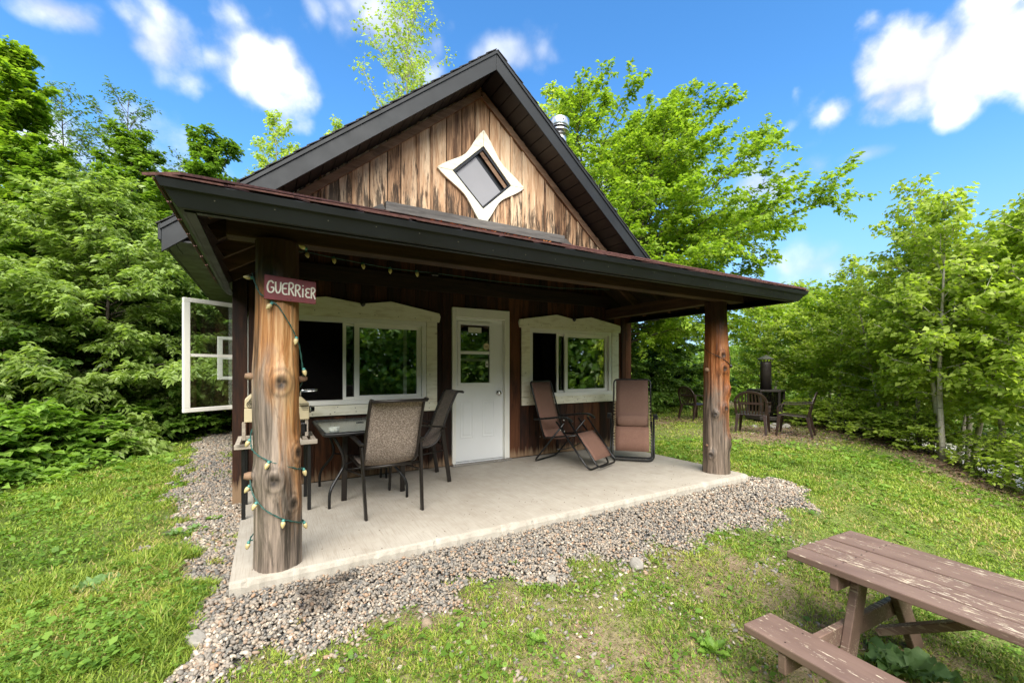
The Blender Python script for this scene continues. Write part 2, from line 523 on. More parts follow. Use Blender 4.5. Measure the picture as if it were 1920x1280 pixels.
def mk_glass(name, fac=.13, tint=(.93, .96, .95)):
    m = bpy.data.materials.new(name); m.use_nodes = True
    t = NT(m.node_tree)
    o = t.add('ShaderNodeOutputMaterial')
    g = t.add('ShaderNodeBsdfGlossy'); g.inputs['Roughness'].default_value = 0.015; g.inputs['Color'].default_value = (1, 1, 1, 1)
    tr = t.add('ShaderNodeBsdfTransparent'); tr.inputs['Color'].default_value = (*tint, 1)
    fr = t.add('ShaderNodeFresnel'); fr.inputs['IOR'].default_value = 1.5
    mx = t.add('ShaderNodeMixShader')
    c = t.add('ShaderNodeTexCoord').outputs['Object']
    b = t.add('ShaderNodeBump'); t.inp(b, 'Strength', .06); t.inp(b, 'Distance', .004); t.inp(b, 'Height', t.noise(c, 3.0, 2)); t.l.new(b.outputs[0], g.inputs['Normal'])
    t.inp(mx, 0, t.math('ADD', t.math('MULTIPLY', fr.outputs[0], 1.6), fac, clamp=True))
    t.l.new(tr.outputs[0], mx.inputs[1]); t.l.new(g.outputs[0], mx.inputs[2]); t.l.new(mx.outputs[0], o.inputs[0])
    return m
M['glass'] = mk_glass('window_glass', .16)
M['sash_glass'] = mk_glass('clear_sash_glass', .03, (.80, .84, .82))


def mk_screen(name, op, col):
    m = bpy.data.materials.new(name); m.use_nodes = True
    t = NT(m.node_tree)
    o = t.add('ShaderNodeOutputMaterial')
    d = t.add('ShaderNodeBsdfDiffuse'); d.inputs['Color'].default_value = (*col, 1)
    tr = t.add('ShaderNodeBsdfTransparent'); mx = t.add('ShaderNodeMixShader')
    c = t.add('ShaderNodeTexCoord').outputs['Object']
    t.inp(mx, 0, t.mapr(t.noise(c, 8, 2), .3, .7, op - .05, op + .05))
    t.l.new(tr.outputs[0], mx.inputs[1]); t.l.new(d.outputs[0], mx.inputs[2]); t.l.new(mx.outputs[0], o.inputs[0])
    return m
M['screen'] = mk_screen('insect_screen', .55, (.006, .006, .006))
M['mesh_screen'] = mk_screen('spark_mesh', .55, (.008, .007, .006))


def mk_sling(name, a, b, scale, contrast=1.0):
    m, t, p, o = new_mat(name)
    c = t.add('ShaderNodeTexCoord').outputs['Object']
    w1 = t.add('ShaderNodeTexVoronoi'); t.inp(w1, 'Vector', t.mapping(c, (1, 1, .8))); t.inp(w1, 'Scale', scale)
    f = t.noise(c, scale * .9, 3, .7)
    col = t.ramp(t.math('ADD', t.math('MULTIPLY', w1.outputs['Distance'], .7), t.math('MULTIPLY', f, .45)), [(.35, a), (.75, b)])
    col = t.mix(t.mapr(t.noise(c, 4, 4), .4, .7, 0, .2), col, tuple(x * .7 for x in a))
    t.inp(p, 'Base Color', col); t.inp(p, 'Roughness', .8); t.inp(p, 'Specular IOR Level', .25)
    bump(t, p, w1.outputs['Distance'], .5, .003)
    return m
M['sling'] = mk_sling('woven_taupe_sling', (.085, .062, .047), (.34, .28, .235), 120)
M['lounge'] = mk_sling('brown_mesh_fabric', (.155, .082, .060), (.225, .125, .092), 160)
M['lounge_dark'] = mk_sling('umber_mesh_fabric', (.135, .078, .058), (.19, .112, .084), 160)


def mk_picnic():
    m, t, p, o = new_mat('flaking_brown_paint')
    tc = t.add('ShaderNodeTexCoord').outputs['Object']
    oi = t.add('ShaderNodeObjectInfo').outputs['Random']
    cmb = t.add('ShaderNodeCombineXYZ'); t.inp(cmb, 0, t.math('MULTIPLY', oi, 9.0)); t.inp(cmb, 1, t.math('MULTIPLY', oi, 23.0))
    c = t.vmath('ADD', tc, cmb.outputs[0])
    g = t.mapping(c, (1, .10, 1)); fine = t.noise(g, 60, 5, .65, .4)
    base = t.ramp(t.noise(t.mapping(c, (1, .3, 1)), 9, 5), [(.3, (.145, .092, .072)), (.7, (.215, .142, .111))])
    base = t.mix(t.mapr(fine, .5, .75, 0, .3), base, (.11, .062, .055))
    patch = t.noise(t.mapping(c, (1, .3, 1)), 6.0, 4, .6)
    streak = t.noise(t.mapping(c, (1, .16, 1)), 95, 5, .62, .3)
    fl = t.mapr(t.math('ADD', t.math('MULTIPLY', streak, .75), t.math('MULTIPLY', patch, .52)),   .715, .75)
    geo = t.add('ShaderNodeNewGeometry'); ns = t.add('ShaderNodeSeparateXYZ'); t.inp(ns, 0, geo.outputs['Normal'])
    col = t.mix(t.math('MULTIPLY', fl, t.mapr(ns.outputs[2], .2, .8, .35, 1.0)), base, t.ramp(fine, [(.3, (.42, .33, .22)), (.7, (.66, .58, .46))]))
    t.inp(p, 'Base Color', col); t.inp(p, 'Roughness', .5); t.inp(p, 'Specular IOR Level', .4)
    bump(t, p, t.math('SUBTRACT', fine, t.math('MULTIPLY', fl, .8)), .3, .003)
    return m
M['picnic'] = mk_picnic()


def mk_leaf(name, dark, mid, light, trans=.38, gloss=.5, yellow=None):
    m = bpy.data.materials.new(name); m.use_nodes = True
    t = NT(m.node_tree)
    o = t.add('ShaderNodeOutputMaterial')
    at = t.add('ShaderNodeAttribute', attribute_name='tint').outputs['Fac']
    oi = t.add('ShaderNodeObjectInfo').outputs['Random']
    c = t.add('ShaderNodeTexCoord').outputs['Object']
    f = t.math('ADD', t.math('MULTIPLY', at, .8), t.math('MULTIPLY', t.math('SUBTRACT', t.noise(c, .9, 3), .5), .5))
    f = t.math('ADD', f, t.math('ADD', t.math('MULTIPLY', t.math('SUBTRACT', oi, .5), .15), .12))
    stops = [(.12, dark), (.45, mid), (.8, light)]
    if yellow: stops.append((.97, yellow))
    col = t.ramp(f, stops)
    d = t.add('ShaderNodeBsdfPrincipled'); t.inp(d, 'Base Color', col); t.inp(d, 'Roughness', gloss); t.inp(d, 'Specular IOR Level', .35)
    tr = t.add('ShaderNodeBsdfTranslucent'); t.inp(tr, 'Color', t.mix(1.0, col, (1.25, 1.35, .55), 'MULTIPLY'))
    mx = t.add('ShaderNodeMixShader'); mx.inputs[0].default_value = trans
    t.l.new(d.outputs[0], mx.inputs[1]); t.l.new(tr.outputs[0], mx.inputs[2]); t.l.new(mx.outputs[0], o.inputs[0])
    return m
M['leaf_mid'] = mk_leaf('mid_green_leaf', (.075, .145, .018), (.17, .29, .036), (.30, .43, .07))
M['leaf_dark'] = mk_leaf('deep_green_leaf', (.055, .11, .018), (.12, .21, .035), (.22, .33, .07))
M['leaf_light'] = mk_leaf('yellow_green_leaf', (.11, .20, .02), (.235, .36, .038), (.36, .47, .055), .5, yellow=(.42, .40, .07))
M['leaf_birch'] = mk_leaf('birch_leaf', (.20, .29, .038), (.38, .48, .08), (.50, .59, .13), .55, yellow=(.48, .42, .08))
M['leaf_cherry'] = mk_leaf('cherry_leaf', (.12, .19, .04), (.25, .35, .085), (.40, .50, .19), .45, .33)
M['leaf_weed'] = mk_leaf('broad_weed_leaf', (.085, .17, .022), (.17, .305, .042), (.30, .45, .08), .4)
M['leaf_burdock'] = mk_leaf('burdock_leaf', (.09, .18, .05), (.15, .26, .08), (.22, .34, .12), .3)
M['grass'] = mk_leaf('lawn_grass', (.085, .145, .016), (.215, .315, .036), (.37, .45, .065), .35, .6, yellow=(.46, .38, .15))


def mk_bark(name, a, b, birch=False):
    m, t, p, o = new_mat(name)
    c = t.add('ShaderNodeTexCoord').outputs['Object']
    f = t.noise(t.mapping(c, (1, 1, .25)), 22, 5, .65)
    col = t.ramp(f, [(.35, a), (.65, b)])
    if birch:
        col = t.mix(t.mapr(t.noise(t.mapping(c, (1, 1, 5)), 6, 4, .6), .58, .64, 0, .85), col, (.05, .04, .035))
    t.inp(p, 'Base Color', col); t.inp(p, 'Roughness', .85)
    bump(t, p, f, .4, .01)
    return m
M['bark'] = mk_bark('grey_brown_bark', (.045, .034, .026), (.13, .105, .08))
M['bark_birch'] = mk_bark('pale_birch_bark', (.30, .26, .20), (.52, .48, .40), True)


def mk_ground():
    m, t, p, o = new_mat('soil_and_turf')
    c = t.add('ShaderNodeTexCoord').outputs['Object']
    a = lambda n: t.add('ShaderNodeAttribute', attribute_name=n).outputs['Fac']
    n1 = t.noise(c, 2.2, 6, .65); n2 = t.noise(c, 22, 5, .7); n3 = t.noise(c, 90, 3, .6)
    turf = t.ramp(t.math('ADD', t.math('MULTIPLY', n2, .6), t.math('MULTIPLY', n1, .4)), [(.32, (.065, .085, .022)), (.5, (.12, .17, .032)), (.68, (.20, .25, .05))])
    soil = t.ramp(t.math('ADD', t.math('MULTIPLY', n2, .6), t.math('MULTIPLY', n3, .4)), [(.32, (.13, .090, .058)), (.5, (.25, .18, .12)), (.7, (.38, .30, .21))])
    col = t.mix(t.math('ADD', a('soil'), t.math('MULTIPLY', t.math('SUBTRACT', n2, .5), .6), clamp=True), turf, soil)
    vo = t.add('ShaderNodeTexVoronoi'); t.inp(vo, 'Vector', c); t.inp(vo, 'Scale', 46)
    gcol = t.mix(t.mapr(vo.outputs['Distance'], .15, .6, 0, .8), vo.outputs['Color'], (.05, .042, .036))
    gh = t.add('ShaderNodeHueSaturation'); t.inp(gh, 'Saturation', .12); t.inp(gh, 'Value', .30); t.inp(gh, 'Color', gcol)
    col = t.mix(a('gravel'), col, gh.outputs['Color'])
    col = t.mix(a('road'), col, t.ramp(n2, [(.3, (.50, .47, .42)), (.7, (.68, .65, .60))]))
    t.inp(p, 'Base Color', col); t.inp(p, 'Roughness', .95); t.inp(p, 'Specular IOR Level', .15)
    bump(t, p, t.math('ADD', n2, n3), .8, .02)
    return m
M['ground'] = mk_ground()


def mk_stone():
    m, t, p, o = new_mat('crushed_gravel')
    at = t.add('ShaderNodeAttribute', attribute_name='tint').outputs['Fac']
    wet = t.add('ShaderNodeAttribute', attribute_name='wet').outputs['Fac']
    c = t.add('ShaderNodeTexCoord').outputs['Object']
    col = t.ramp(at, [(0, (0.113, 0.107, 0.101)), (.2, (0.195, 0.184, 0.164)), (.40, (0.276, 0.239, 0.197)), (.56, (0.339, 0.263, 0.191)), (.64, (0.365, 0.227, 0.138)), (.72, (0.227, 0.203, 0.175)), (.92, (0.402, 0.332, 0.255)), (1, (0.578, 0.501, 0.404))])
    col = t.mix(t.mapr(t.noise(c, 120, 3), .35, .7, 0, .35), col, (.12, .11, .10))
    col = t.mix(t.math('MULTIPLY', wet, .82), col, t.mix(.85, col, (.02, .012, .008)))
    t.inp(p, 'Base Color', col); t.inp(p, 'Roughness', .78)
    return m
M['stone'] = mk_stone()
M['mulch'] = plain('wood_chip', (.21, .125, .085), .9, 0, .45, 30)
M['needle'] = plain('orange_leaf_litter', (.42, .14, .03), .8, 0, .3, 40)

# ------------------------------------------------------------------ ground
def gravel_outer(x):
    return np.interp(x, [-.6, -.23, .06, .34, .73, 1.25, 1.82, 2.69, 3.3, 4.06, 5.33, 5.7], [-.44, -.52, -.60, -.54, -.52, -.52, -.52, -.67, -.63, -.68, -.60, -.30])


def gravel_left(y):
    return np.interp(y, [-.6, -.23, .35, 1.05, 2.22, 4.04, 5.23, 8.2], [-.02, -.02, -.16, -.42, -.58, -.82, -.92, -.85])


def gravel_mask(x, y):
    """1 inside the gravel, 0 outside, with a ragged border"""
    x = np.asarray(x, float); y = np.asarray(y, float)
    w = (vnoise(x, y, 5.0, 11) - .5) * .34 + (vnoise(x, y, 13.0, 12) - .5) * .16
    f = sstep(-.06, .06, y - gravel_outer(x) + w) * (y < .05) * sstep(-.10, .02, x + sstep(-.40, -.55, y) * .22 + w * .6) * (x < 5.75)
    l = sstep(-.06, .06, x - gravel_left(y) + w * 1.3) * (x < .05) * (y > -.5) * (y < 8.3)
    r = sstep(.06, -.06, x - (5.62 - .06 * y) + w) * (x > 5.1) * (y > -.45) * (y < 2.6)
    return np.maximum(np.maximum(f, l), r)


def soil_mask(x, y):
    x = np.asarray(x, float); y = np.asarray(y, float)
    n = vnoise(x, y, 2.6, 21) * .6 + vnoise(x, y, 7.0, 22) * .4
    front = sstep(-.35, .1, x) * sstep(5.2, 3.2, x) * sstep(.2, -.3, y) * .62
    d1 = np.exp(-(((x - 9.25) / 1.9) ** 2 + ((y - 1.75) / 1.15) ** 2))
    d2 = np.exp(-(((x - 8.7) / 1.6) ** 2 + ((y - 4.1) / .7) ** 2)) * .8
    d = (x - 8.35) * .77 - (y + 1.35) * .64
    berm = np.exp(-((d - .15) / .55) ** 2) * .95 * sstep(-2.2, -1.0, y)
    far = sstep(.9, 2.0, d) * .25
    s = np.maximum.reduce([front, d1, d2, berm, far, .12 + 0 * x])
    return np.clip(s + (n - .5) * 1.1 * np.clip(s + .15, 0, .9), 0, 1)


def build_ground():
    def axis(a, b, step, lim):
        core = list(np.arange(a, b + 1e-6, step)); lo = []; hi = []; q = step; x = a
        while x > -lim: q *= 1.5; x -= q; lo.append(x)
        q = step; x = b
        while x < lim: q *= 1.5; x += q; hi.append(x)
        return np.array(lo[::-1] + core + hi)
    xs = axis(-6, 16, .11, 700); ys = axis(-4.5, 13, .11, 700)
    X, Y = np.meshgrid(xs, ys, indexing='ij')
    Z = terr(X, Y) + (vnoise(X, Y, 1.7, 3) - .5) * .05 * (1 - gravel_mask(X, Y)) + (vnoise(X, Y, 5, 4) - .5) * .02
    inside = (X > -.02) & (X < 5.4) & (Y > .02) & (Y < 8.4)
    Z = np.where(inside, np.minimum(Z, -.03), Z)
    V = np.stack([X, Y, Z], -1).reshape(-1, 3)
    n, m = X.shape
    i = np.arange((n - 1) * (m - 1)); a = (i // (m - 1)) * m + i % (m - 1)
    F = np.stack([a, a + m, a + m + 1, a + 1], 1)
    me = np_mesh('ground', V, F, M['ground'])
    d = (X - 8.35) * .77 - (Y + 1.35) * .64
    road = sstep(3.2, 3.6, d) * sstep(7.2, 6.6, d) * sstep(9, 6, Y)
    for nm, arr in (('soil', soil_mask(X, Y)), ('gravel', gravel_mask(X, Y)), ('road', road)):
        at = me.attributes.new(nm, 'FLOAT', 'POINT'); at.data.foreach_set('value', arr.astype(np.float32).ravel())
    me.polygons.foreach_set('use_smooth', np.ones(len(me.polygons), bool))
    tag(link_mesh('ground', me), kind='structure')


build_ground()

# ------------------------------------------------------------------ the cabin
XL, XR, XC = -.08, 5.44, 2.68       # house walls
YW, YB = 2.2, 8.2                   # front and back wall
APEX, SLOPE = 5.38, .833            # main roof
RY = 1.70                           # front rake of the main roof


def roof_z(x): return APEX - SLOPE * abs(x - XC)


cabin = empty('cabin')
tag(cabin, 'rustic timber cabin with weathered plank gable, dark metal trim and covered porch', 'cabin')

# slab
rg = np.random.RandomState(14)
slab = MB(); rows = []
nst = 170
for i in range(nst + 1):
    x = 5.19 * i / nst
    ch = .004 * rg.rand() + (.016 * rg.rand() if rg.rand() < .13 else 0)      # chipped arris
    w1 = .006 * math.sin(x * 2.1) + .003 * rg.randn()
    prof_ = [(2.2, -.15), (-.004 + w1, -.15), (-.003 + w1, .02), (w1, .10 - ch), (.007 + ch + w1, .124 - ch * .4), (.03 + ch, .130), (.6, .130), (2.2, .130)]
    rows.append([(x, a, c) for a, c in prof_])
slab.grid(rows)
n_ = len(rows[0])
slab.f.append(tuple(range(n_))); slab.f.append(tuple(nst * n_ + k for k in range(n_ - 1, -1, -1)))
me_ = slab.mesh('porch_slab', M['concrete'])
import bmesh
bm_ = bmesh.new(); bm_.from_mesh(me_); bmesh.ops.recalc_face_normals(bm_, faces=bm_.faces[:]); bm_.to_mesh(me_); bm_.free()
o = link_mesh('porch_slab', me_, None, cabin)
# hairline crack and grit tracked over the slab
grit = MB(); rr = random.Random(3)
for i in range(150):
    x = rr.uniform(.1, 5.1); y = rr.choice([rr.uniform(.05, .5), rr.uniform(.05, 2.1)]); s_ = rr.uniform(.0015, .0045); a = rr.uniform(0, 3)
    grit.bar((x - s_ * math.cos(a), y - s_ * math.sin(a), .1315), (x + s_ * math.cos(a), y + s_ * math.sin(a), .1315), s_ * 1.3, .004)
M['grit'] = plain('grit', (.13, .105, .08), .9, 0, .4, 30)
tag(grit.build('grit', M['grit'], cabin), kind='stuff')

# interior box (dark rooms behind the windows)
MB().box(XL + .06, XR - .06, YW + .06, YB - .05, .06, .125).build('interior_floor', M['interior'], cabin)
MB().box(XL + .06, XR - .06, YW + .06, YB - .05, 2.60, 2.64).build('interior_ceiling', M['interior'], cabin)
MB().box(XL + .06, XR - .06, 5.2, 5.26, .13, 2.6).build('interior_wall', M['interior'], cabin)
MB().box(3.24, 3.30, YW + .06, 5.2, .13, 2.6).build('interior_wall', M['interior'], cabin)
cu = MB()
P = []
for k in range(25):
    x = 3.42 + .22 * k / 24
    P.append([(x, YW + .16 + .02 * math.sin(k * 1.6), 1.0), (x, YW + .16 + .02 * math.sin(k * 1.6), 2.0)])
cu.grid(P).build('curtain', M['curtain'], cabin, smooth=True, solid=.004)

# front wall planks, cut round the openings
OPEN = [(.30, 1.90, 1.02, 1.98), (2.29, 3.10, 0, 2.17), (3.46, 5.03, 1.03, 1.98)]
x = XL + .10; k = 0
rng = random.Random(3)
while x < XR - .12:
    w = min(rng.uniform(.145, .185), XR - .10 - x)
    spans = [(.135, 3.0)]
    for a, b, c, d in OPEN:
        if x + w > a + .002 and x < b - .002:
            ns = []
            for lo, hi in spans:
                if c > lo + .02: ns.append((lo, min(hi, c)))
                if d < hi - .02: ns.append((max(lo, d), hi))
            spans = ns
    prot = rng.uniform(0, .006)
    for lo, hi in spans:
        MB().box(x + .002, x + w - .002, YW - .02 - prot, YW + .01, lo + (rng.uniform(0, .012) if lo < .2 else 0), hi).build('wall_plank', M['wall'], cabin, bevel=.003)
    x += w
for a, b in ((XL + .02, 2.26), (3.13, XR - .02)):
    MB().box(a, b, YW + .0125, YW + .03, .0, .95).build('wall_backing', M['interior'], cabin)
# corner boards
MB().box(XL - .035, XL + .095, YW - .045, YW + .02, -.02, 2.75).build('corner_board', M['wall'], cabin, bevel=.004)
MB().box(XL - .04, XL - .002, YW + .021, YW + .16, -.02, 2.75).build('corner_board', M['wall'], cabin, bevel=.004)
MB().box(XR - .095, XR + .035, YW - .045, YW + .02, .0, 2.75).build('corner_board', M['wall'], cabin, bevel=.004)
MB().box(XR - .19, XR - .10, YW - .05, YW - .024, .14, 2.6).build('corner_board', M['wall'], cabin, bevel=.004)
# ledger board across the wall above door and windows
MB().box(XL + .1, XR - .1, YW - .07, YW - .028, 2.38, 2.56).build('ledger_board', M['deck'], cabin, bevel=.004)

# side walls: planks, the left one with an opening for the casement
pl_full = MB().box(-.012, .012, .002, .178, .0, 2.72).mesh('side_plank', M['wall'])
pl_low = MB().box(-.012, .012, .002, .178, .0, .93).mesh('side_plank_low', M['wall'])
pl_high = MB().box(-.012, .012, .002, .178, 2.15, 2.72).mesh('side_plank_high', M['wall'])
y = YW + .16; j = 0
while y < YB - .02:
    for sxx in (XL, XR):
        if sxx == XL and 2.7 < y < 3.75: mm = (pl_low, pl_high)
        else: mm = (pl_full,)
        for q in mm:
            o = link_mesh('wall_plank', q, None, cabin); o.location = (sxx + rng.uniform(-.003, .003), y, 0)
    y += .18
MB().prism([(XL, YB, 0), (XR, YB, 0), (XR, YB, 2.9), (XC, YB, roof_z(XC) - .2), (XL, YB, 2.9)], (0, -.04, 0)).build('rear_wall', M['wall'], cabin)

# gable planks
DXL, DXR, DXT = 2.29, 3.12, 2.71
def dia_lo(x): return float(np.interp(x, [DXL, DXT, DXR], [3.962, 3.565, 3.951]))
def dia_hi(x): return float(np.interp(x, [DXL, DXT, DXR], [3.963, 4.372, 3.952]))


rng = random.Random(9)
x = .02
SOF = .235                                         # rake fascia depth
while x < XR - .08:
    w = rng.uniform(.155, .225) if 1 < x < 4.4 else rng.uniform(.14, .19)
    w = min(w, XR - .06 - x)
    x1 = x + w
    zt = lambda q: roof_z(q) - .10
    pts = [(x + .006, 0, 3.0), (x1 - .006, 0, 3.0), (x1 - .006, 0, zt(x1)), (x + .006, 0, zt(x))]
    if x < XC < x1: pts = pts[:3] + [(XC, 0, zt(XC))] + pts[3:]
    if x1 < .35 or x > 5.05:
        zb = 2.75; pts[0] = (x + .006, 0, zb); pts[1] = (x1 - .006, 0, zb)
    pr_ = rng.uniform(0, .016)
    xa, xb = x + .006, x1 - .006
    pieces = [pts]
    if xb > DXL and xa < DXR:           # cut round the diamond window
        br = sorted({xa, xb} | {q for q in (DXL, DXR, DXT) if xa < q < xb})
        lowp = [pts[0], pts[1]] + [(q, 0, dia_lo(q)) for q in reversed(br)]
        top = [p for p in pts[2:]]
        upp = [(q, 0, dia_hi(q)) for q in br] + top
        pieces = [lowp, upp]
    for pc_ in pieces:
        MB().prism([(a, YW - .022 - pr_, c) for a, b, c in pc_], (0, .022, 0)).build('gable_plank', M['gable'], cabin, bevel=.003)
    if rng.random() < .45 and not (DXL - .05 < x1 < DXR + .02):      # narrow cover strip on some joints
        bx = x1 - .012
        MB().prism([(bx, YW - .048, 3.0), (bx + .036, YW - .048, 3.0), (bx + .036, YW - .048, zt(bx + .036)), (bx, YW - .048, zt(bx))], (0, .0095, 0)).build('cover_strip', M['gable'], cabin, bevel=.002)
    x = x1
MB().prism([(.05, YW + .013, 2.9), (5.32, YW + .013, 2.9), (XC, YW + .013, roof_z(XC) - .14)], (0, .03, 0)).build('gable_backing', M['interior'], cabin)
# trim boards under the soffit along the gable slopes
for sgn in (-1, 1):
    a = (XC + sgn * 2.62, YW - .058, roof_z(XC + 2.62) - SOF - .055); b = (XC + sgn * .004, YW - .058, roof_z(XC) - SOF - .055)
    MB().bar(a, b, .03, .085, (0, 0, 1)).build('gable_trim', M['rake_trim'], cabin, bevel=.003)
# grey board where porch roof meets the gable, with sloping ends
MB().bar((1.40, YW - .085, 3.315), (4.02, YW - .085, 3.315), .10, .115).build('head_board', M['flash_board'], cabin, bevel=.006)
MB().bar((1.385, YW - .08, 3.31), (.92, YW - .08, 3.03), .07, .075).build('head_board', M['flash_board'], cabin, bevel=.006)
MB().bar((4.035, YW - .08, 3.31), (4.50, YW - .08, 3.03), .07, .075).build('head_board', M['flash_board'], cabin, bevel=.006)

# main roof
XE0, XE1 = XC - 3.28, XC + 3.28
roof = None
for sgn in (-1, 1):
    xe = XC + sgn * 3.28
    r = MB().prism([(XC, RY + .02, APEX), (xe, RY + .02, roof_z(xe)), (xe, RY + .02, roof_z(xe) - .05), (XC, RY + .02, APEX - .05)], (0, YB + .45 - RY, 0)).build('roof', M['shingle_dark'], cabin)
    # shingle courses: overlapping strips
    sh = MB()
    n = 28
    nrm = Vector((sgn * SLOPE, 0, 1)).normalized(); dn = Vector((sgn, 0, -SLOPE)).normalized()
    for i in range(n):
        s0 = i * 4.28 / n
        p = Vector((XC, RY - .012, APEX)) + dn * s0 + nrm * .004
        yy = RY - .012 + (0 if i % 2 else -.006)
        a = p + nrm * .004; b_ = p + dn * (4.28 / n + .02) + nrm * .016
        sh.hexa([(a.x, yy, a.z), (b_.x, yy, b_.z), (b_.x, YB + .48, b_.z), (a.x, YB + .48, a.z)] + [(q[0] + nrm.x * .008, q[1], q[2] + nrm.z * .008) for q in ((a.x, yy, a.z), (b_.x, yy, b_.z), (b_.x, YB + .48, b_.z), (a.x, YB + .48, a.z))])
    sh.build('shingle_courses', M['shingle_dark'], r)
    # rake fascia (mitred at the ridge), upper drip lip
    f = MB().prism([(XC + sgn * .001, RY, APEX - .004), (xe, RY, roof_z(xe) - .004), (xe, RY, roof_z(xe) - .004 - SOF), (XC + sgn * .001, RY, APEX - .004 - SOF)], (0, .025, 0)).build('rake_fascia', M['fascia'], cabin, bevel=.003)
    MB().prism([(XC + sgn * .001, RY - .014, APEX + .002), (xe + sgn * .01, RY - .014, roof_z(xe) - .006), (xe + sgn * .01, RY - .014, roof_z(xe) - .05), (XC + sgn * .001, RY - .014, APEX - .042)], (0, .013, 0)).build('drip_edge', M['fascia'], f, bevel=.003)
    # soffit panels
    L = 4.2; step = .16; s0 = .02; k = 0
    while s0 < L - .05:
        s1 = min(s0 + step, L)
        a = Vector((XC, 0, APEX - SOF + .035)) + dn * s0; b_ = Vector((XC, 0, APEX - SOF + .035)) + dn * (s1 - .012)
        MB().prism([(a.x, RY + .026, a.z), (b_.x, RY + .026, b_.z), (b_.x - nrm.x * -.0, RY + .026, b_.z + .012), (a.x, RY + .026, a.z + .012)], (0, YW - RY - .03, 0)).build('soffit_panel', M['soffit'], cabin)
        s0 = s1
    a = Vector((XC, 0, APEX - SOF + .06)); b_ = a + dn * L
    MB().prism([(a.x, RY + .026, a.z), (b_.x, RY + .026, b_.z), (b_.x, RY + .026, b_.z + .01), (a.x, RY + .026, a.z + .01)], (0, YW - RY - .03, 0)).build('soffit_backing', M['black'], cabin)
    # eave fascia and soffit along the side
    MB().box(min(xe, xe + sgn * .025), max(xe, xe + sgn * .025), RY + .0, YB + .45, roof_z(xe) - .135, roof_z(xe) + .012).build('eave_fascia', M['fascia'], cabin, bevel=.003)
    xw = XL if sgn < 0 else XR
    MB().box(min(xe, xw), max(xe, xw), RY + .026, YB + .4, roof_z(xe) - .130, roof_z(xe) - .115).build('eave_soffit', M['soffit'], cabin)

# stove pipe through the right slope
PX, PY = 4.42, 2.75
cp = MB().lathe([(.118, roof_z(PX) - .15), (.118, 5.18), (.122, 5.19), (.122, 5.22), (.118, 5.23), (.118, 5.30)], (PX, PY, 0), n=28).build('stove_pipe', M['steel'], cabin, smooth=True)
MB().lathe([(.120, 5.30), (.165, 5.33), (.170, 5.34), (.170, 5.355), (.158, 5.36)], (PX, PY, 0), n=28).build('pipe_collar', M['chrome'], cp, smooth=True)
MB().lathe([(.140, 5.36), (.140, 5.41)], (PX, PY, 0), n=28).build('cap_band', M['black'], cp, smooth=True)
MB().lathe([(.165, 5.41), (.172, 5.42), (.172, 5.535), (.165, 5.545), (.02, 5.57)], (PX, PY, 0), n=28).build('pipe_cap', M['steel'], cp, smooth=True)
# two small dark stamped marks on the cap
for dx in (-.6, -.1):
    an = math.radians(-100 + dx * 40)
    c = Vector((PX + .1735 * math.cos(an), PY + .1735 * math.sin(an), 5.485))
    tdir = Vector((-math.sin(an), math.cos(an), 0))
    MB().bar(c - tdir * .012, c + tdir * .012, .004, .04).build('stamped_mark', M['black'], cp)

# porch roof
EX0, EX1, EY, EZ = -.225, 5.48, -.50, 2.27
HX0, HX1, HZ = 1.40, 4.02, 3.25
A_, B_ = Vector((EX0, EY, EZ)), Vector((EX1, EY, EZ))
C_, D_ = Vector((HX1, YW - .03, HZ)), Vector((HX0, YW - .03, HZ))
E_, F_ = Vector((EX0, YW + .1, EZ)), Vector((EX1, YW + .1, EZ))
dz = Vector((0, 0, .028))
deck = MB()
deck.prism([A_ - dz, B_ - dz, C_ - dz, D_ - dz], dz * .9)
deck.prism([E_ - dz, A_ - dz, D_ - dz], dz * .9)
deck.prism([B_ - dz, F_ - dz, C_ - dz], dz * .9)
porch_roof = deck.build('porch_roof', M['deck'], cabin)


def shingles(quad, n, name, jitter, seed):
    """rows of separate tabs between lower edge p0-p1 and upper edge p3-p2"""
    rg = random.Random(seed)
    p0, p1, p2, p3 = quad
    nr = (p1 - p0).cross(p3 - p0).normalized()
    if nr.z < 0: nr = -nr
    s = MB()
    for i in range(n):
        t0, t1 = i / n, (i + 1.25) / n
        t1 = min(t1, 1)
        l0, r0, l1, r1 = p0.lerp(p3, t0), p1.lerp(p2, t0), p0.lerp(p3, t1), p1.lerp(p2, t1)
        L = (r0 - l0).length
        m = max(1, int(L / .30))
        for q in range(m):
            a0 = (q + (.5 if i % 2 else 0)) / m; a1 = min(1, a0 + 1 / m - .008)
            if i % 2 and q == m - 1: pass
            lift = .012 + rg.uniform(0, .007)
            out = (l0 - l1).normalized() * (.03 if i == 0 else 0) * 1.0
            a, b_, c, d = l0.lerp(r0, a0) + out, l0.lerp(r0, min(1, a1)) + out, l1.lerp(r1, min(1, a1)), l1.lerp(r1, a0)
            s.hexa([a + nr * lift, b_ + nr * lift, c + nr * .002, d + nr * .002, a + nr * (lift + .008), b_ + nr * (lift + .008), c + nr * .008, d + nr * .008])
    o = s.build(name, M['shingle'], porch_roof)
    o['kind'] = 'stuff'


shingles((A_, B_, C_, D_), 18, 'shingle_tabs', .01, 1)
shingles((E_, A_, D_, D_ + Vector((0, .001, 0))), 14, 'shingle_tabs', .01, 2)
shingles((B_, F_, C_, C_ + Vector((0, .001, 0))), 14, 'shingle_tabs', .01, 3)
for a, b_ in ((A_, D_), (B_, C_)):
    MB().bar(a + Vector((0, 0, .02)), b_ + Vector((0, 0, .025)), .18, .012).build('hip_cap', M['shingle'], porch_roof)
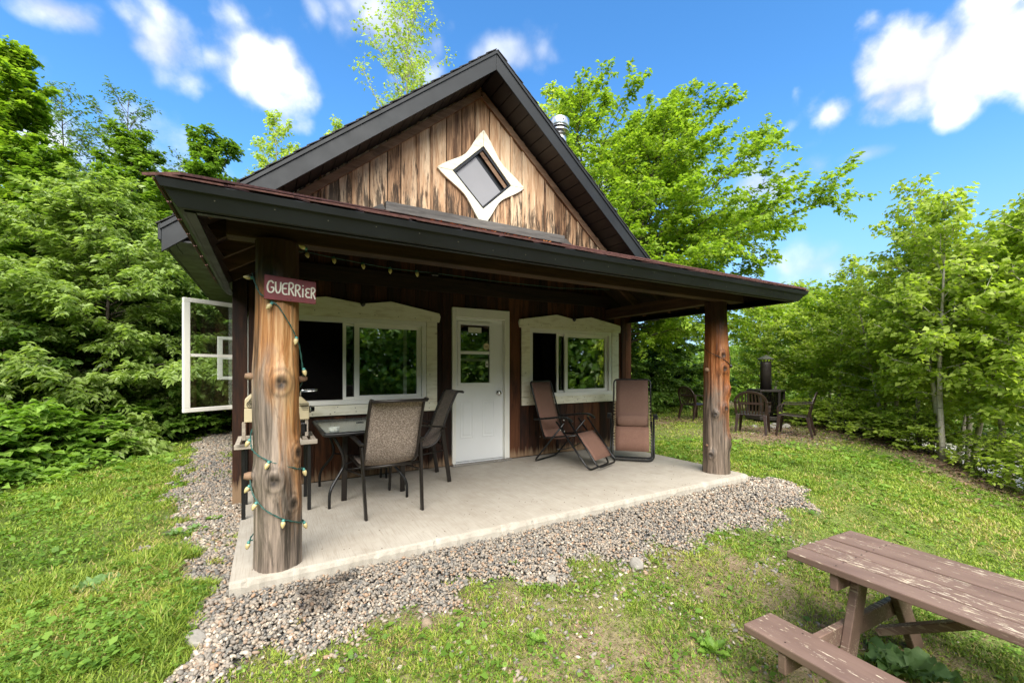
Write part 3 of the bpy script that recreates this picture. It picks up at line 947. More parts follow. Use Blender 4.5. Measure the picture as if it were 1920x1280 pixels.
# fallen orange leaves lying along the top of the porch roof
lit = MB(); rg = random.Random(8)
for i in range(70):
    u = rg.random(); v = rg.choice([rg.uniform(.9, .985), rg.uniform(.80, .97)])
    p = A_.lerp(D_, v).lerp(B_.lerp(C_, v), .12 + .76 * u) + Vector((0, 0, .035))
    an = rg.uniform(0, 6.3); s = rg.uniform(.012, .03)
    ux = Vector((math.cos(an), math.sin(an), rg.uniform(-.2, .5))) * s; vy = Vector((-math.sin(an), math.cos(an), rg.uniform(.1, .6))) * s * .6
    b0 = len(lit.v); lit.v += [tuple(p - ux), tuple(p + vy), tuple(p + ux), tuple(p - vy)]; lit.f.append((b0, b0 + 1, b0 + 2, b0 + 3))
tag(lit.build('leaf_litter', M['needle'], porch_roof), kind='stuff')

# fascia boards and drip edges round the porch roof
fz0, fz1 = EZ - .108, EZ - .028
IN = .052            # the boards lean in at the foot, square to the roof
yw = YW + .06
def lean_board(o0, o1, i0, i1, name, th):
    """board whose top edge runs o0-o1 and foot i0-i1, th = thickness vector"""
    th = Vector(th)
    q = [Vector(v) for v in (i0, i1, o1, o0)]
    return MB().hexa([q[0], q[1], q[1] + th, q[0] + th, q[3], q[2], q[2] + th, q[3] + th]).build(name, M['fascia'], cabin, bevel=.003)


lean_board((EX0, EY, fz1), (EX1, EY, fz1), (EX0 + IN, EY + IN, fz0), (EX1 - IN, EY + IN, fz0), 'porch_fascia', (0, .02, 0))
lean_board((EX0 + .001, EY + .022, fz1 - .001), (EX0 + .001, yw, fz1 - .001), (EX0 + IN + .001, EY + IN + .024, fz0 + .001), (EX0 + IN + .001, yw, fz0 + .001), 'porch_fascia', (.02, 0, 0))
lean_board((EX1 - .001, EY + .022, fz1 - .001), (EX1 - .001, yw, fz1 - .001), (EX1 - IN - .001, EY + IN + .024, fz0 + .001), (EX1 - IN - .001, yw, fz0 + .001), 'porch_fascia', (-.02, 0, 0))
# return strips under the boards
MB().box(EX0 + IN + .07, EX1 - IN - .07, EY + IN + .022, EY + IN + .06, fz0 - .006, fz0 + .006).build('porch_fascia_return', M['fascia'], cabin)
MB().box(EX0 + IN + .024, EX0 + IN + .066, EY + IN + .03, yw, fz0 - .008, fz0 + .004).build('porch_fascia_return', M['fascia'], cabin)
MB().box(EX1 - IN - .066, EX1 - IN - .024, EY + IN + .03, yw, fz0 - .008, fz0 + .004).build('porch_fascia_return', M['fascia'], cabin)
# drip edges
lean_board((EX0 - .020, EY - .022, EZ - .002), (EX1 + .020, EY - .022, EZ - .002), (EX0 - .004, EY - .006, fz1 - .010), (EX1 + .004, EY - .006, fz1 - .010), 'porch_drip_edge', (0, .004, 0))
lean_board((EX0 - .021, EY - .016, EZ - .003), (EX0 - .021, yw, EZ - .003), (EX0 - .005, EY, fz1 - .011), (EX0 - .005, yw, fz1 - .011), 'porch_drip_edge', (.004, 0, 0))
lean_board((EX1 + .021, EY - .016, EZ - .003), (EX1 + .021, yw, EZ - .003), (EX1 + .005, EY, fz1 - .011), (EX1 + .005, yw, fz1 - .011), 'porch_drip_edge', (-.004, 0, 0))
# lapped joints and nail heads in the front metal
for x in (1.62, 3.55):
    lean_board((x, EY - .0015, fz1 - .002), (x + .07, EY - .0015, fz1 - .002), (x, EY + IN - .0015, fz0 - .001), (x + .07, EY + IN - .0015, fz0 - .001), 'fascia_lap', (0, .001, 0))
nl = MB(); rg = random.Random(4)
for i in range(22):
    x = EX0 + .2 + i * .255; u = rg.uniform(.3, .7)
    nl.lathe([(.0035, 0), (.0035, .0015)], (x, EY + IN * u - .0005, fz1 + (fz0 - fz1) * u), (0, -1, -.4), 6)
tag(nl.build('nail_heads', M['tarnish'], cabin), kind='stuff')

# beams on the posts
PLX, PLY, PRX, PRY = .252, .16, 4.98, .27
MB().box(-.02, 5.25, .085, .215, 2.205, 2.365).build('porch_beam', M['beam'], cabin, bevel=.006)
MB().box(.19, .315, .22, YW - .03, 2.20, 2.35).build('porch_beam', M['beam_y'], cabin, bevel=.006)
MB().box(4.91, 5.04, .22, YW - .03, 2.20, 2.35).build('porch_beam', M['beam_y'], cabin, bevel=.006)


def zfront(y): return EZ + (HZ - EZ) * (y - EY) / (YW - .03 - EY)
def zside(d): return EZ + (HZ - EZ) * d / (HX0 - EX0)


# common rafters of the front plane, jack rafters of the two hips, hip rafters
for x in np.arange(.75, 5.0, .55):
    y1 = YW - .05
    if x < HX0: y1 = EY + (YW - .03 - EY) * (x - EX0) / (HX0 - EX0) - .03
    if x > HX1: y1 = EY + (YW - .03 - EY) * (EX1 - x) / (EX1 - HX1) - .03
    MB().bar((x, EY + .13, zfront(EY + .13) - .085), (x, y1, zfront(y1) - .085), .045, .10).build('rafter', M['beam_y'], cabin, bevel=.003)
for y in (-.16, .30, .78, 1.26, 1.74):
    x1 = EX0 + (HX0 - EX0) * (y - EY) / (YW - .03 - EY) - .03
    MB().bar((EX0 + .12, y, zside(.12) - .085), (x1, y, zside(x1 - EX0) - .085), .045, .10).build('rafter', M['beam'], cabin, bevel=.003)
    xr = EX1 - .12
    x2 = EX1 - (HX0 - EX0) * .9 * (y - EY) / (YW - .03 - EY) + .03
    MB().bar((xr, y, zside(.12) - .085), (x2, y, EZ + (HZ - EZ) * (EX1 - x2) / (EX1 - HX1) - .085), .045, .10).build('rafter', M['beam'], cabin, bevel=.003)
for a, b_ in ((A_, D_), (B_, C_)):
    MB().bar(a.lerp(b_, .085) + Vector((0, 0, -.10)), b_ + Vector((0, -.04, -.10)), .045, .12).build('hip_rafter', M['beam_y'], cabin, bevel=.003)
# roof boards seen from below, one by one
for i in range(9):
    y0 = EY + .09 + i * .29; y1 = y0 + .287
    if y1 > YW - .05: break
    xa = EX0 + (HX0 - EX0) * (y1 - EY) / (YW - .03 - EY) + .02; xb = EX1 - (EX1 - HX1) * (y1 - EY) / (YW - .03 - EY) - .02
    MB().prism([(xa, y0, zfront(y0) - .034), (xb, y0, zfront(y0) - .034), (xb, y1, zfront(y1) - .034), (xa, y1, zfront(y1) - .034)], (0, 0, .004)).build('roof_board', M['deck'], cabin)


# ---- log posts
def log_post(name, cx, cy, z0, z1, rfun, knots, mat, seed, parent):
    rg = np.random.RandomState(seed)
    nt, nz = 150, 290
    ph = rg.rand(8) * 6.28
    th = np.linspace(0, 2 * np.pi, nt, endpoint=False); zz = np.linspace(z0, z1, nz)
    TH, ZZ = np.meshgrid(th, zz)                       # th measured from the side facing -y, growing towards +x
    Rr = np.array([rfun(z) for z in zz])[:, None] * np.ones_like(TH)
    Rr += .006 * np.sin(2 * TH + ph[0] + ZZ * 1.3) + .004 * np.sin(3 * TH + ph[1] - ZZ * 2.1) + .0022 * np.sin(7 * TH + ph[2] + ZZ * .8) + .0014 * np.sin(17 * TH + ph[3] + .7 * np.sin(ZZ * 3))
    Rr += .005 * np.sin(ZZ * 4.1 + ph[4] + TH) + .0011 * np.sin(29 * TH + ph[5] + .6 * np.sin(ZZ * 5))
    K = np.zeros_like(TH)
    for (a, z, s, h) in knots:
        da = (TH - a + np.pi) % (2 * np.pi) - np.pi
        d2 = ((da * .14) / s) ** 2 + ((ZZ - z) / (s * 1.35)) ** 2
        Rr += h * np.exp(-d2 * .42) - h * .55 * np.exp(-d2 * 3.2)
        ang = np.arctan2((ZZ - z), da * .14)
        K = np.maximum(K, np.exp(-(d2 * 1.5) ** 2) * (0.90 + .10 * np.sin(3 * ang + d2 * 4)))
        K = np.maximum(K, .38 * np.exp(-((np.sqrt(d2) - 1.35) / .22) ** 2))
    X = cx + Rr * np.sin(TH); Y = cy - Rr * np.cos(TH)
    V = np.stack([X, Y, ZZ], -1).reshape(-1, 3)
    i = np.arange((nz - 1) * nt); r_ = i // nt; c_ = i % nt
    F = np.stack([r_ * nt + c_, r_ * nt + (c_ + 1) % nt, (r_ + 1) * nt + (c_ + 1) % nt, (r_ + 1) * nt + c_], 1)
    me = np_mesh(name, V, F, mat)
    at = me.attributes.new('knot', 'FLOAT', 'POINT'); at.data.foreach_set('value', np.clip(K, 0, 1).astype(np.float32).ravel())
    me.polygons.foreach_set('use_smooth', np.ones(len(me.polygons), bool))
    return link_mesh('log_post', me, None, parent)


rA = lambda z: float(np.interp(z, [.12, .3, .6, .9, 1.2, 1.32, 1.55, 1.8, 2.0, 2.25], [.137, .137, .140, .134, .138, .139, .131, .128, .127, .126]))
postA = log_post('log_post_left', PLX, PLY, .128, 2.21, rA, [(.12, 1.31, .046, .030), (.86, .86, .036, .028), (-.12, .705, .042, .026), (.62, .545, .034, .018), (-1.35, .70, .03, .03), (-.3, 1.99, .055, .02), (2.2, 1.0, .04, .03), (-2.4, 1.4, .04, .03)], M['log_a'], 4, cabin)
for a, z, r0, ln in ((-1.62, 1.33, .020, .035), (-1.55, .70, .024, .04), (1.6, 1.31, .016, .03)):
    d = Vector((math.sin(a), -math.cos(a), .12)); p = Vector((PLX, PLY, z)) + d * .125
    MB().tube([p, p + d * (.02 + ln * .5), p + d * (.02 + ln)], [r0 * 1.4, r0 * 1.1, r0 * .75], 9).build('branch_stub', M['rake_trim'], postA, smooth=True)
rB = lambda z: float(np.interp(z, [.12, .3, .6, .9, 1.2, 1.4, 1.7, 2.0, 2.25], [.152, .144, .140, .136, .135, .142, .130, .124, .122]))
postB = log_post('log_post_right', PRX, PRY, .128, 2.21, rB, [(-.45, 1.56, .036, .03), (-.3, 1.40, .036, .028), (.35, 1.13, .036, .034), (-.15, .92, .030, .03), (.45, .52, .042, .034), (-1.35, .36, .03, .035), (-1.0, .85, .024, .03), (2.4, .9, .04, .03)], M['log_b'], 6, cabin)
for a, z, r0, ln in ((-1.75, 1.37, .022, .03), (-1.7, .45, .016, .02)):
    d = Vector((math.sin(a), -math.cos(a), .1)); p = Vector((PRX, PRY, z)) + d * .125
    MB().tube([p, p + d * (.02 + ln * .5), p + d * (.02 + ln)], [r0 * 1.4, r0 * 1.1, r0 * .7], 9).build('branch_stub', M['rake_trim'], postB, smooth=True)


# ---- windows
def porch_window(x0, x1, tl, tr, tb, mull, peaks, notch, reveal_right, name_label):
    """x0..x1 frame opening, tl..tr outer trim edges; cream boards round a white sliding window"""
    w = empty('window', (0, 0, 0), 0, cabin)
    w['label'] = name_label
    zt, zb = 1.985, 1.035
    yt = YW - .062
    # head board with two low peaks
    hd = [(tl - .035, yt, 1.985), (tr + .03, yt, 1.985), (tr + .045, yt, 2.055), (tr + .03, yt, 2.10), (peaks[1], yt, 2.205), (notch, yt, 2.155), (peaks[0], yt, 2.205), (tl - .035, yt, 2.10), (tl - .05, yt, 2.055)]
    MB().prism(hd, (0, .03, 0)).build('head_board', M['cream'], w, bevel=.004)
    for a, b in ((tl, x0 - .002), (x1 + .002, tr)):
        MB().box(a, b, yt + .004, yt + .03, tb + .118, 1.983).build('trim_board', M['cream'], w, bevel=.004)
    MB().box(tl, tr, yt, yt + .03, tb, tb + .115).build('sill_board', M['cream'], w, bevel=.004)
    # outer vinyl frame, deep
    fr = MB()
    fr.box(x0, x1, YW - .07, YW + .08, zb - .045, zb + .005); fr.box(x0, x1, YW - .05, YW + .08, zt - .055, zt - .002)
    fr.box(x0, x0 + .05, YW - .05, YW + .08, zb + .005, zt - .055); fr.box(x1 - .055, x1, YW - .05, YW + .08, zb + .005, zt - .055)
    fr.build('frame', M['pvc'], w, bevel=.003)
    # fixed sash on the right with glass, sliding sash behind it
    a, b = mull - .035, x1 - .055
    s = MB()
    s.box(a, a + .055, YW - .012, YW + .02, zb + .005, zt - .056); s.box(b - .055, b - .001, YW - .012, YW + .02, zb + .005, zt - .056)
    s.box(a + .055, b - .055, YW - .012, YW + .02, zb + .005, zb + .05); s.box(a + .055, b - .055, YW - .012, YW + .02, zt - .105, zt - .056)
    s.build('sash', M['pvc'], w, bevel=.003)
    MB().box(a + .05, b - .05, YW + .002, YW + .006, zb + .045, zt - .10).build('pane', M['glass'], w)
    # sliding sash pushed to the right behind the fixed one: its left stile shows left of the mullion, its right stile through the glass
    sl = MB()
    sl.box(mull - .155, mull - .12, YW + .034, YW + .058, zb + .005, zt - .056)
    sl.box(b - .21, b - .17, YW + .034, YW + .058, zb + .005, zt - .056)
    sl.box(mull - .12, b - .21, YW + .034, YW + .058, zb + .005, zb + .035); sl.box(mull - .12, b - .21, YW + .034, YW + .058, zt - .09, zt - .056)
    sl.build('sliding_sash', M['pvc'], w, bevel=.002)
    MB().box(mull - .121, b - .209, YW + .044, YW + .048, zb + .034, zt - .089).build('pane', M['sash_glass'], w)
    for zz in (1.25, 1.72):
        MB().box(b - .167, b - .150, YW + .036, YW + .052, zz, zz + .06).build('latch', M['chrome'], w)
    MB().box(x0 + .05, mull - .035, YW + .062, YW + .064, zb + .005, zt - .055).build('insect_screen', M['screen'], w)
    # dark turned ornament hanging at the notch
    on = MB(); on.tube([(notch, yt - .005, 2.30 if name_label.startswith('smaller') else 2.20), (notch, yt - .005, 2.165)], .006, 6)
    on.lathe([(.004, -.035), (.022, -.022), (.030, 0), (.022, .022), (.004, .035)], (notch, yt - .02, 2.15), n=12)
    on.build('hanging_ornament', M['black'], w, smooth=True)
    # nail heads
    nl = MB(); rg = random.Random(int(x0 * 100))
    for i in range(9):
        xx = tl + .08 + (tr - tl - .16) * i / 8
        for z in (tb + .03, tb + .09, 2.03):
            nl.lathe([(.005, 0), (.005, .002)], (xx + rg.uniform(-.04, .04), yt - .0005, z + rg.uniform(-.012, .012)), (0, -1, 0), 6)
    tag(nl.build('nail_heads', M['bronze'], w), kind='stuff')


porch_window(.28, 1.92, .14, 2.06, .87, 1.105, (.76, 1.48), 1.15, .1, 'wide white sliding window in cream boards left of the door')
porch_window(3.46, 5.03, 3.32, 5.18, .875, 4.15, (3.93, 4.59), 4.24, .16, 'smaller white sliding window in cream boards right of the door')

# ---- door
dr = empty('door', (0, 0, 0), 0, cabin)
f = MB()
f.box(2.268, 2.318, YW - .055, YW + .06, .132, 2.20); f.box(3.048, 3.122, YW - .055, YW + .06, .132, 2.20); f.box(2.318, 3.048, YW - .055, YW + .06, 2.075, 2.20)
f.build('door_frame', M['pvc'], dr, bevel=.004)
MB().box(2.26, 3.13, YW - .10, YW + .03, .131, .165).build('threshold', M['steel'], dr, bevel=.004)
DY = YW + .012
lf = MB()
# leaf built round its two panes
lf.box(2.32, 2.385, DY, DY + .045, .168, 2.072); lf.box(2.855, 3.046, DY, DY + .045, .168, 2.072)
lf.box(2.385, 2.855, DY, DY + .045, 2.005, 2.072); lf.box(2.385, 2.855, DY, DY + .045, .168, 1.19)
leafo = lf.build('door_leaf', M['door'], dr)
gl = MB()
for a, b, c, d in ((2.365, 2.405, 1.17, 2.03), (2.835, 2.875, 1.17, 2.03), (2.405, 2.835, 1.985, 2.03), (2.405, 2.835, 1.17, 1.21), (2.405, 2.835, 1.595, 1.635)):
    gl.box(a, b, DY - .014, DY + .004, c, d)
gl.build('glazing_frame', M['door'], dr, bevel=.004)
MB().box(2.40, 2.84, DY + .012, DY + .016, 1.20, 1.60).build('pane', M['glass'], dr)
MB().box(2.40, 2.84, DY + .018, DY + .022, 1.60, 1.99).build('pane', M['glass'], dr)
MB().box(2.405, 2.835, DY + .025, DY + .04, 1.50, 1.535).build('sash_rail', M['pvc'], dr)
for a, b in ((2.40, 2.595), (2.725, 2.92)):
    m_ = MB()
    for q, dp in ((0, .006), (.022, -.004)):
        pass
    c, d = .47, .97
    m_.box(a, a + .022, DY - .006, DY + .002, c, d); m_.box(b - .022, b, DY - .006, DY + .002, c, d)
    m_.box(a + .022, b - .022, DY - .006, DY + .002, c, c + .022); m_.box(a + .022, b - .022, DY - .006, DY + .002, d - .022, d)
    m_.box(a + .042, b - .042, DY - .007, DY + .002, c + .042, d - .042)
    m_.build('door_panel', M['door'], dr, bevel=.005)
MB().lathe([(.030, 0), (.030, .006), (.012, .010), (.012, .030), (.026, .040), (.030, .052), (.024, .064), (.004, .068)], (2.972, DY - .001, 1.064), (0, -1, 0), 18).build('door_knob', M['chrome'], dr, smooth=True)
MB().box(2.525, 2.72, DY + .0085, DY + .0105, 1.885, 1.955).build('paper_note', M['paper'], dr)
rd = MB().lathe([(.048, 0), (.048, .0012)], (2.80, DY + .011, 1.70), (0, -1, 0), 22).build('round_sticker', M['grill_cream'], dr)
for k in range(3):
    MB().bar((2.782 + k * .013, DY + .0092, 1.692), (2.785 + k * .013, DY + .0092, 1.708), .001, .006, (1, 0, 0)).build('sticker_mark', M['bronze'], rd)
st = MB().box(2.785, 2.825, DY + .0085, DY + .0105, 1.42, 1.50).build('small_sticker', M['pvc'], dr)
MB().lathe([(.012, 0), (.012, .001)], (2.805, DY + .0082, 1.455), (0, -1, 0), 14).build('sticker_mark', M['fascia'], st)

# ---- diamond window in the gable
dw = empty('diamond_window', (0, 0, 0), 0, cabin)
oc = [(2.716, 4.615), (3.36, 3.96), (2.708, 3.315), (2.055, 3.955)]
ic = [(2.712, 4.392), (3.142, 3.95), (2.708, 3.545), (2.268, 3.962)]
yd = YW - .066
for i in range(4):
    o0, o1, i1, i0 = oc[i], oc[(i + 1) % 4], ic[(i + 1) % 4], ic[i]
    pts = []
    for k in range(13):            # bowed outer edge, pinched in the middle
        q = k / 12
        pinch = .075 * math.sin(math.pi * q) ** 1.6 * (1 + .15 * (i % 2))
        mx_ = o0[0] * (1 - q) + o1[0] * q; mz_ = o0[1] * (1 - q) + o1[1] * q
        dxn, dzn = (2.71 - mx_), (3.955 - mz_); ln = math.hypot(dxn, dzn)
        pts.append((mx_ + dxn / ln * pinch, yd, mz_ + dzn / ln * pinch))
    gap = .003
    pts += [(i1[0], yd, i1[1]), (i0[0], yd, i0[1])]
    cxm = sum(p[0] for p in pts) / len(pts); czm = sum(p[2] for p in pts) / len(pts)
    pts = [(cxm + (p[0] - cxm) * .993, p[1], czm + (p[2] - czm) * .993) for p in pts]
    MB().prism(pts, (0, .035, 0)).build('trim_board', M['cream_g'] if 'cream_g' in M else M['cream'], dw, bevel=.004)


def ring4(outer, inner, y0, dy):
    m_ = MB()
    for i in range(4):
        j = (i + 1) % 4
        m_.prism([(outer[i][0], y0, outer[i][1]), (outer[j][0], y0, outer[j][1]), (inner[j][0], y0, inner[j][1]), (inner[i][0], y0, inner[i][1])], (0, dy, 0))
    return m_


def shrink(c, f): return [(2.708 + (p[0] - 2.708) * f, 3.962 + (p[1] - 3.962) * f) for p in c]


ring4(shrink(ic, .998), shrink(ic, .90), YW - .048, .09).build('frame', M['black'], dw)
pan = shrink(ic, .90)
# grey inner blind over most of the opening, dark slit along the upper right edge
p0, p1, p2, p3 = [Vector((p[0], 0, p[1])) for p in pan]
bl = [p0.lerp(p3, .03), p0, p1, p2]
lo = [Vector((q.x, YW - .012, q.z)) for q in (p0.lerp(p3, .26), p1.lerp(p2, .26), p2, p3)]
M['blind'] = plain('grey_blind', (.235, .235, .25), .6, 0, .03, 3)
MB().prism(lo, (0, .006, 0)).build('blind', M['blind'], dw)
dk = [Vector((q.x, YW + .008, q.z)) for q in (p0, p1, p2, p3)]
MB().prism(dk, (0, .004, 0)).build('opening', M['black'], dw)  # solid black sheet stands in for the dark behind the blind
MB().prism([Vector((q.x, YW - .03, q.z)) for q in (p0.lerp(p3, .02), p1.lerp(p2, .02), p1.lerp(p2, .12), p0.lerp(p3, .12))], (0, .006, 0)).build('inner_jamb', M['rake_trim'], dw)

# ---- casement sashes standing open on the left wall
def casement(hx, hy, dirv, wdt, z0, z1, bars, name):
    d = Vector((dirv[0], dirv[1], 0)).normalized()
    c = empty('casement_sash', (0, 0, 0), 0, cabin); c['label'] = name
    H = Vector((hx, hy, 0)); b = .045
    fr = MB()
    P = lambda s, z: H + d * s + Vector((0, 0, z))
    fr.bar(P(0, z0 + b / 2), P(wdt, z0 + b / 2), .035, b); fr.bar(P(0, z1 - b / 2), P(wdt, z1 - b / 2), .035, b)
    fr.bar(P(b / 2, z0 + b), P(b / 2, z1 - b), .035, b, d); fr.bar(P(wdt - b * .7, z0 + b), P(wdt - b * .7, z1 - b), .035, b * 1.4, d)
    fr.build('frame', M['pvc'], c, bevel=.004)
    for zb in bars:
        MB().bar(P(b, zb), P(wdt - b, zb), .022, .03).build('glazing_bar', M['pvc'], c)
    MB().bar(P(b, (z0 + z1) / 2), P(wdt - b * 1.3, (z0 + z1) / 2), .004, z1 - z0 - 2 * b + .01).build('pane', M['sash_glass'], c)
    for zz in (z0 + .15, (z0 + z1) / 2, z1 - .2):
        q = P(wdt - .02, zz); n = d.cross(Vector((0, 0, 1)))
        MB().bar(q + n * .02, q + n * .02 + Vector((0, 0, .05)), .014, .012, d).build('hinge', M['steel'], c)


casement(XL - .02, 2.80, (-.84, -.53), .55, .94, 2.137, [1.54], 'large white casement sash swung open at the left wall')
casement(XL - .02, 4.45, (-.97, -.25), .34, 1.24, 1.86, [1.55], 'small white casement sash open farther back on the left wall')
fw = MB()
fw.box(XL - .03, XL + .05, 2.70, 2.75, .93, 2.15); fw.box(XL - .03, XL + .05, 3.75, 3.80, .93, 2.15); fw.box(XL - .03, XL + .05, 2.75, 3.75, .90, .94); fw.box(XL - .03, XL + .05, 2.75, 3.75, 2.13, 2.17)
fw.build('window_frame', M['pvc'], cabin, bevel=.003)

# ------------------------------------------------------------------ things on the porch
def sling_chair(loc, rz, label):
    c = empty('patio_chair', loc, rz)
    tag(c, label, 'chair', 'high-backed sling chairs at the glass table')
    prof = rounded([(0, .27, .425), (0, -.19, .395), (0, -.33, .80), (0, -.43, 1.01), (0, -.50, 1.005)], .16, 5)
    for s in (-1, 1):
        rail = [(s * (.238 - .012 * max(0, p.z - .5)), p.y, p.z) for p in prof]
        MB().tube(rail, .0135, 8).build('side_rail', M['bronze'], c, smooth=True)
        MB().bar((s * .287, .33, 0), (s * .283, .30, .56), .05, .022, (0, 1, .05)).build('leg', M['bronze'], c, bevel=.004)
        MB().bar((s * .245, -.335, 0), (s * .262, -.25, .60), .022, .045, (0, 1, .1)).build('leg', M['bronze'], c, bevel=.004)
        arm = MB()
        ap = rounded([(s * .283, .30, .55), (s * .284, .295, .64), (s * .278, .10, .665), (s * .265, -.28, .62)], .09, 5)
        for a, b in zip(ap[:-1], ap[1:]):
            if (b - a).length > 1e-4: arm.bar(a, b + (b - a).normalized() * .004, .042, .018, (0, .3, 1))
        arm.build('armrest', M['bronze'], c, bevel=.003)
    for a, b, rr_ in (((-.245, -.265, .42), (.245, -.265, .42), .013), ((-.235, .25, .415), (.235, .25, .415), .011), ((-.23, -.503, 1.0), (.23, -.503, 1.0), .013), ((-.27, .31, .30), (.27, .31, .30), .009)):
        MB().tube([a, b], rr_, 8).build('cross_bar', M['bronze'], c, smooth=True)
    for s in (-1, 1):
        MB().tube([(s * .27, .31, .30), (s * .245, -.29, .36)], .008, 6).build('strut', M['bronze'], c, smooth=True)
    P = []
    for p in prof:
        w = .226 - .012 * max(0, p.z - .5)
        P.append([(w * (k / 4 - 1), p.y + (.0 if k in (0, 8) else .012 * math.sin(math.pi * k / 8) * (-1 if p.z > .5 else 0)), p.z - .012 * math.sin(math.pi * k / 8) * (1 if p.z < .5 else 0)) for k in range(9)])
    MB().grid(P).build('sling', M['sling'], c, smooth=True, solid=.004)
    return c


sling_chair((1.135, 1.03, .13), R(3), 'taupe sling patio chair with its back to the camera at the glass table')
sling_chair((1.645, 1.745, .13), R(86), 'taupe sling patio chair seen from its side next to the white door')

# glass table
tb = empty('patio_table', (1.035, 1.58, .13))
tag(tb, 'rectangular glass topped patio table with black metal frame below the window', 'table')
tw, tl_, th = .405, .54, .70
fr = MB()
loop = rounded([(-tw, 0, 0), (-tw, -tl_, 0), (tw, -tl_, 0), (tw, tl_, 0), (-tw, tl_, 0), (-tw, 0, 0)], .05, 4)[:-1]
fr.tube([(p[0], p[1], th - .016) for p in loop], .019, 8, closed=True)
fr.build('table_frame', M['black'], tb, smooth=True)


def mk_pebble_glass():
    m, t, p, o = new_mat('pebbled_table_glass')
    c = t.add('ShaderNodeTexCoord').outputs['Object']
    p.inputs['Base Color'].default_value = (.24, .27, .25, 1); p.inputs['Roughness'].default_value = .12
    p.inputs['Transmission Weight'].default_value = .35
    bump(t, p, t.noise(c, 70, 2), .25, .002)
    return m
M['pebble'] = mk_pebble_glass()
N = 24
g = MB()
ring_o = []; ring_i = []
for k in range(N):
    an = 2 * math.pi * k / N
    ring_i.append((.03 * math.cos(an), .083 + .03 * math.sin(an)))
    dx, dy = math.cos(an), math.sin(an)
    q = min(.395 / max(abs(dx), 1e-6), .53 / max(abs(dy), 1e-6))
    ring_o.append((dx * q, dy * q))
# exact corners
for cx_, cy_ in ((.395, .53), (-.395, .53), (-.395, -.53), (.395, -.53)):
    k = min(range(N), key=lambda i: (ring_o[i][0] - cx_) ** 2 + (ring_o[i][1] - cy_) ** 2); ring_o[k] = (cx_, cy_)
for k in range(N):
    j = (k + 1) % N
    g.prism([(*ring_o[k], th - .004), (*ring_o[j], th - .004), (*ring_i[j], th - .004), (*ring_i[k], th - .004)], (0, 0, .006))
g.build('glass_top', M['pebble'], tb)
MB().lathe([(.040, th + .002), (.040, th + .006), (.024, th + .006), (.022, th - .02)], (0, .083, 0), n=18).build('umbrella_hole_ring', M['black'], tb, smooth=True)
for sx_ in (-1, 1):
    for sy_ in (-1, 1):
        a = rounded([(sx_ * .355, sy_ * .42, 0), (sx_ * .355, sy_ * .42, .16), (sx_ * .21, sy_ * .33, .36), (sx_ * .24, sy_ * .40, .50), (sx_ * .33, sy_ * .45, th - .03)], .10, 5)
        MB().tube(a, .0135, 8).build('leg', M['black'], tb, smooth=True)
st = MB(); st.tube([(-.22, -.33, .36), (.22, .33, .36)], .008, 6); st.tube([(.22, -.33, .36), (-.22, .33, .36)], .008, 6); st.lathe([(.05, .35), (.05, .37)], (0, 0, 0), n=14)
st.build('stretcher', M['black'], tb, smooth=True)

ash = empty('glass_ashtray', (.715, 1.12, .833))
tag(ash, 'small clear glass ashtray near the corner of the glass table', 'ashtray')
M['clear'] = plain('clear_cut_glass', (.50, .52, .47), .08, 0, .1, 20)
MB().lathe([(.040, 0), (.048, .012), (.048, .034), (.040, .036), (.034, .012), (.004, .010)], n=10).build('bowl', M['clear'], ash)
for k in range(4):
    an = k * math.pi / 2 + .4
    MB().bar((.034 * math.cos(an), .034 * math.sin(an), .036), (.052 * math.cos(an), .052 * math.sin(an), .036), .012, .008).build('rim_rest', M['clear'], ash)


# ---- loungers
def lacing(prof, hw, c, i0, i1, mat, n):
    """elastic loops between fabric edge and frame"""
    mb_ = MB()
    for s in (-1, 1):
        for k in range(n):
            q = (k + .5) / n; f = i0 + (i1 - i0) * q
            i = min(int(f), len(prof) - 2); p = prof[i].lerp(prof[i + 1], f - i)
            d = (prof[i + 1] - prof[i]).normalized() * .012
            a = Vector((s * (hw - .028), p.y, p.z)); b_ = Vector((s * (hw + .004), p.y, p.z))
            mb_.tube([a - d, b_, a + d], .0032, 4, cap=False)
    o_ = mb_.build('elastic_lacing', mat, c); o_['kind'] = 'stuff'
    return o_


def fabric(prof, hw, mat, name, c, sag=.0):
    P = []
    for p in prof:
        P.append([(hw * (k / 3 - 1), p.y, p.z - sag * math.sin(math.pi * k / 6)) for k in range(7)])
    return MB().grid(P).build(name, mat, c, smooth=True, solid=.005)


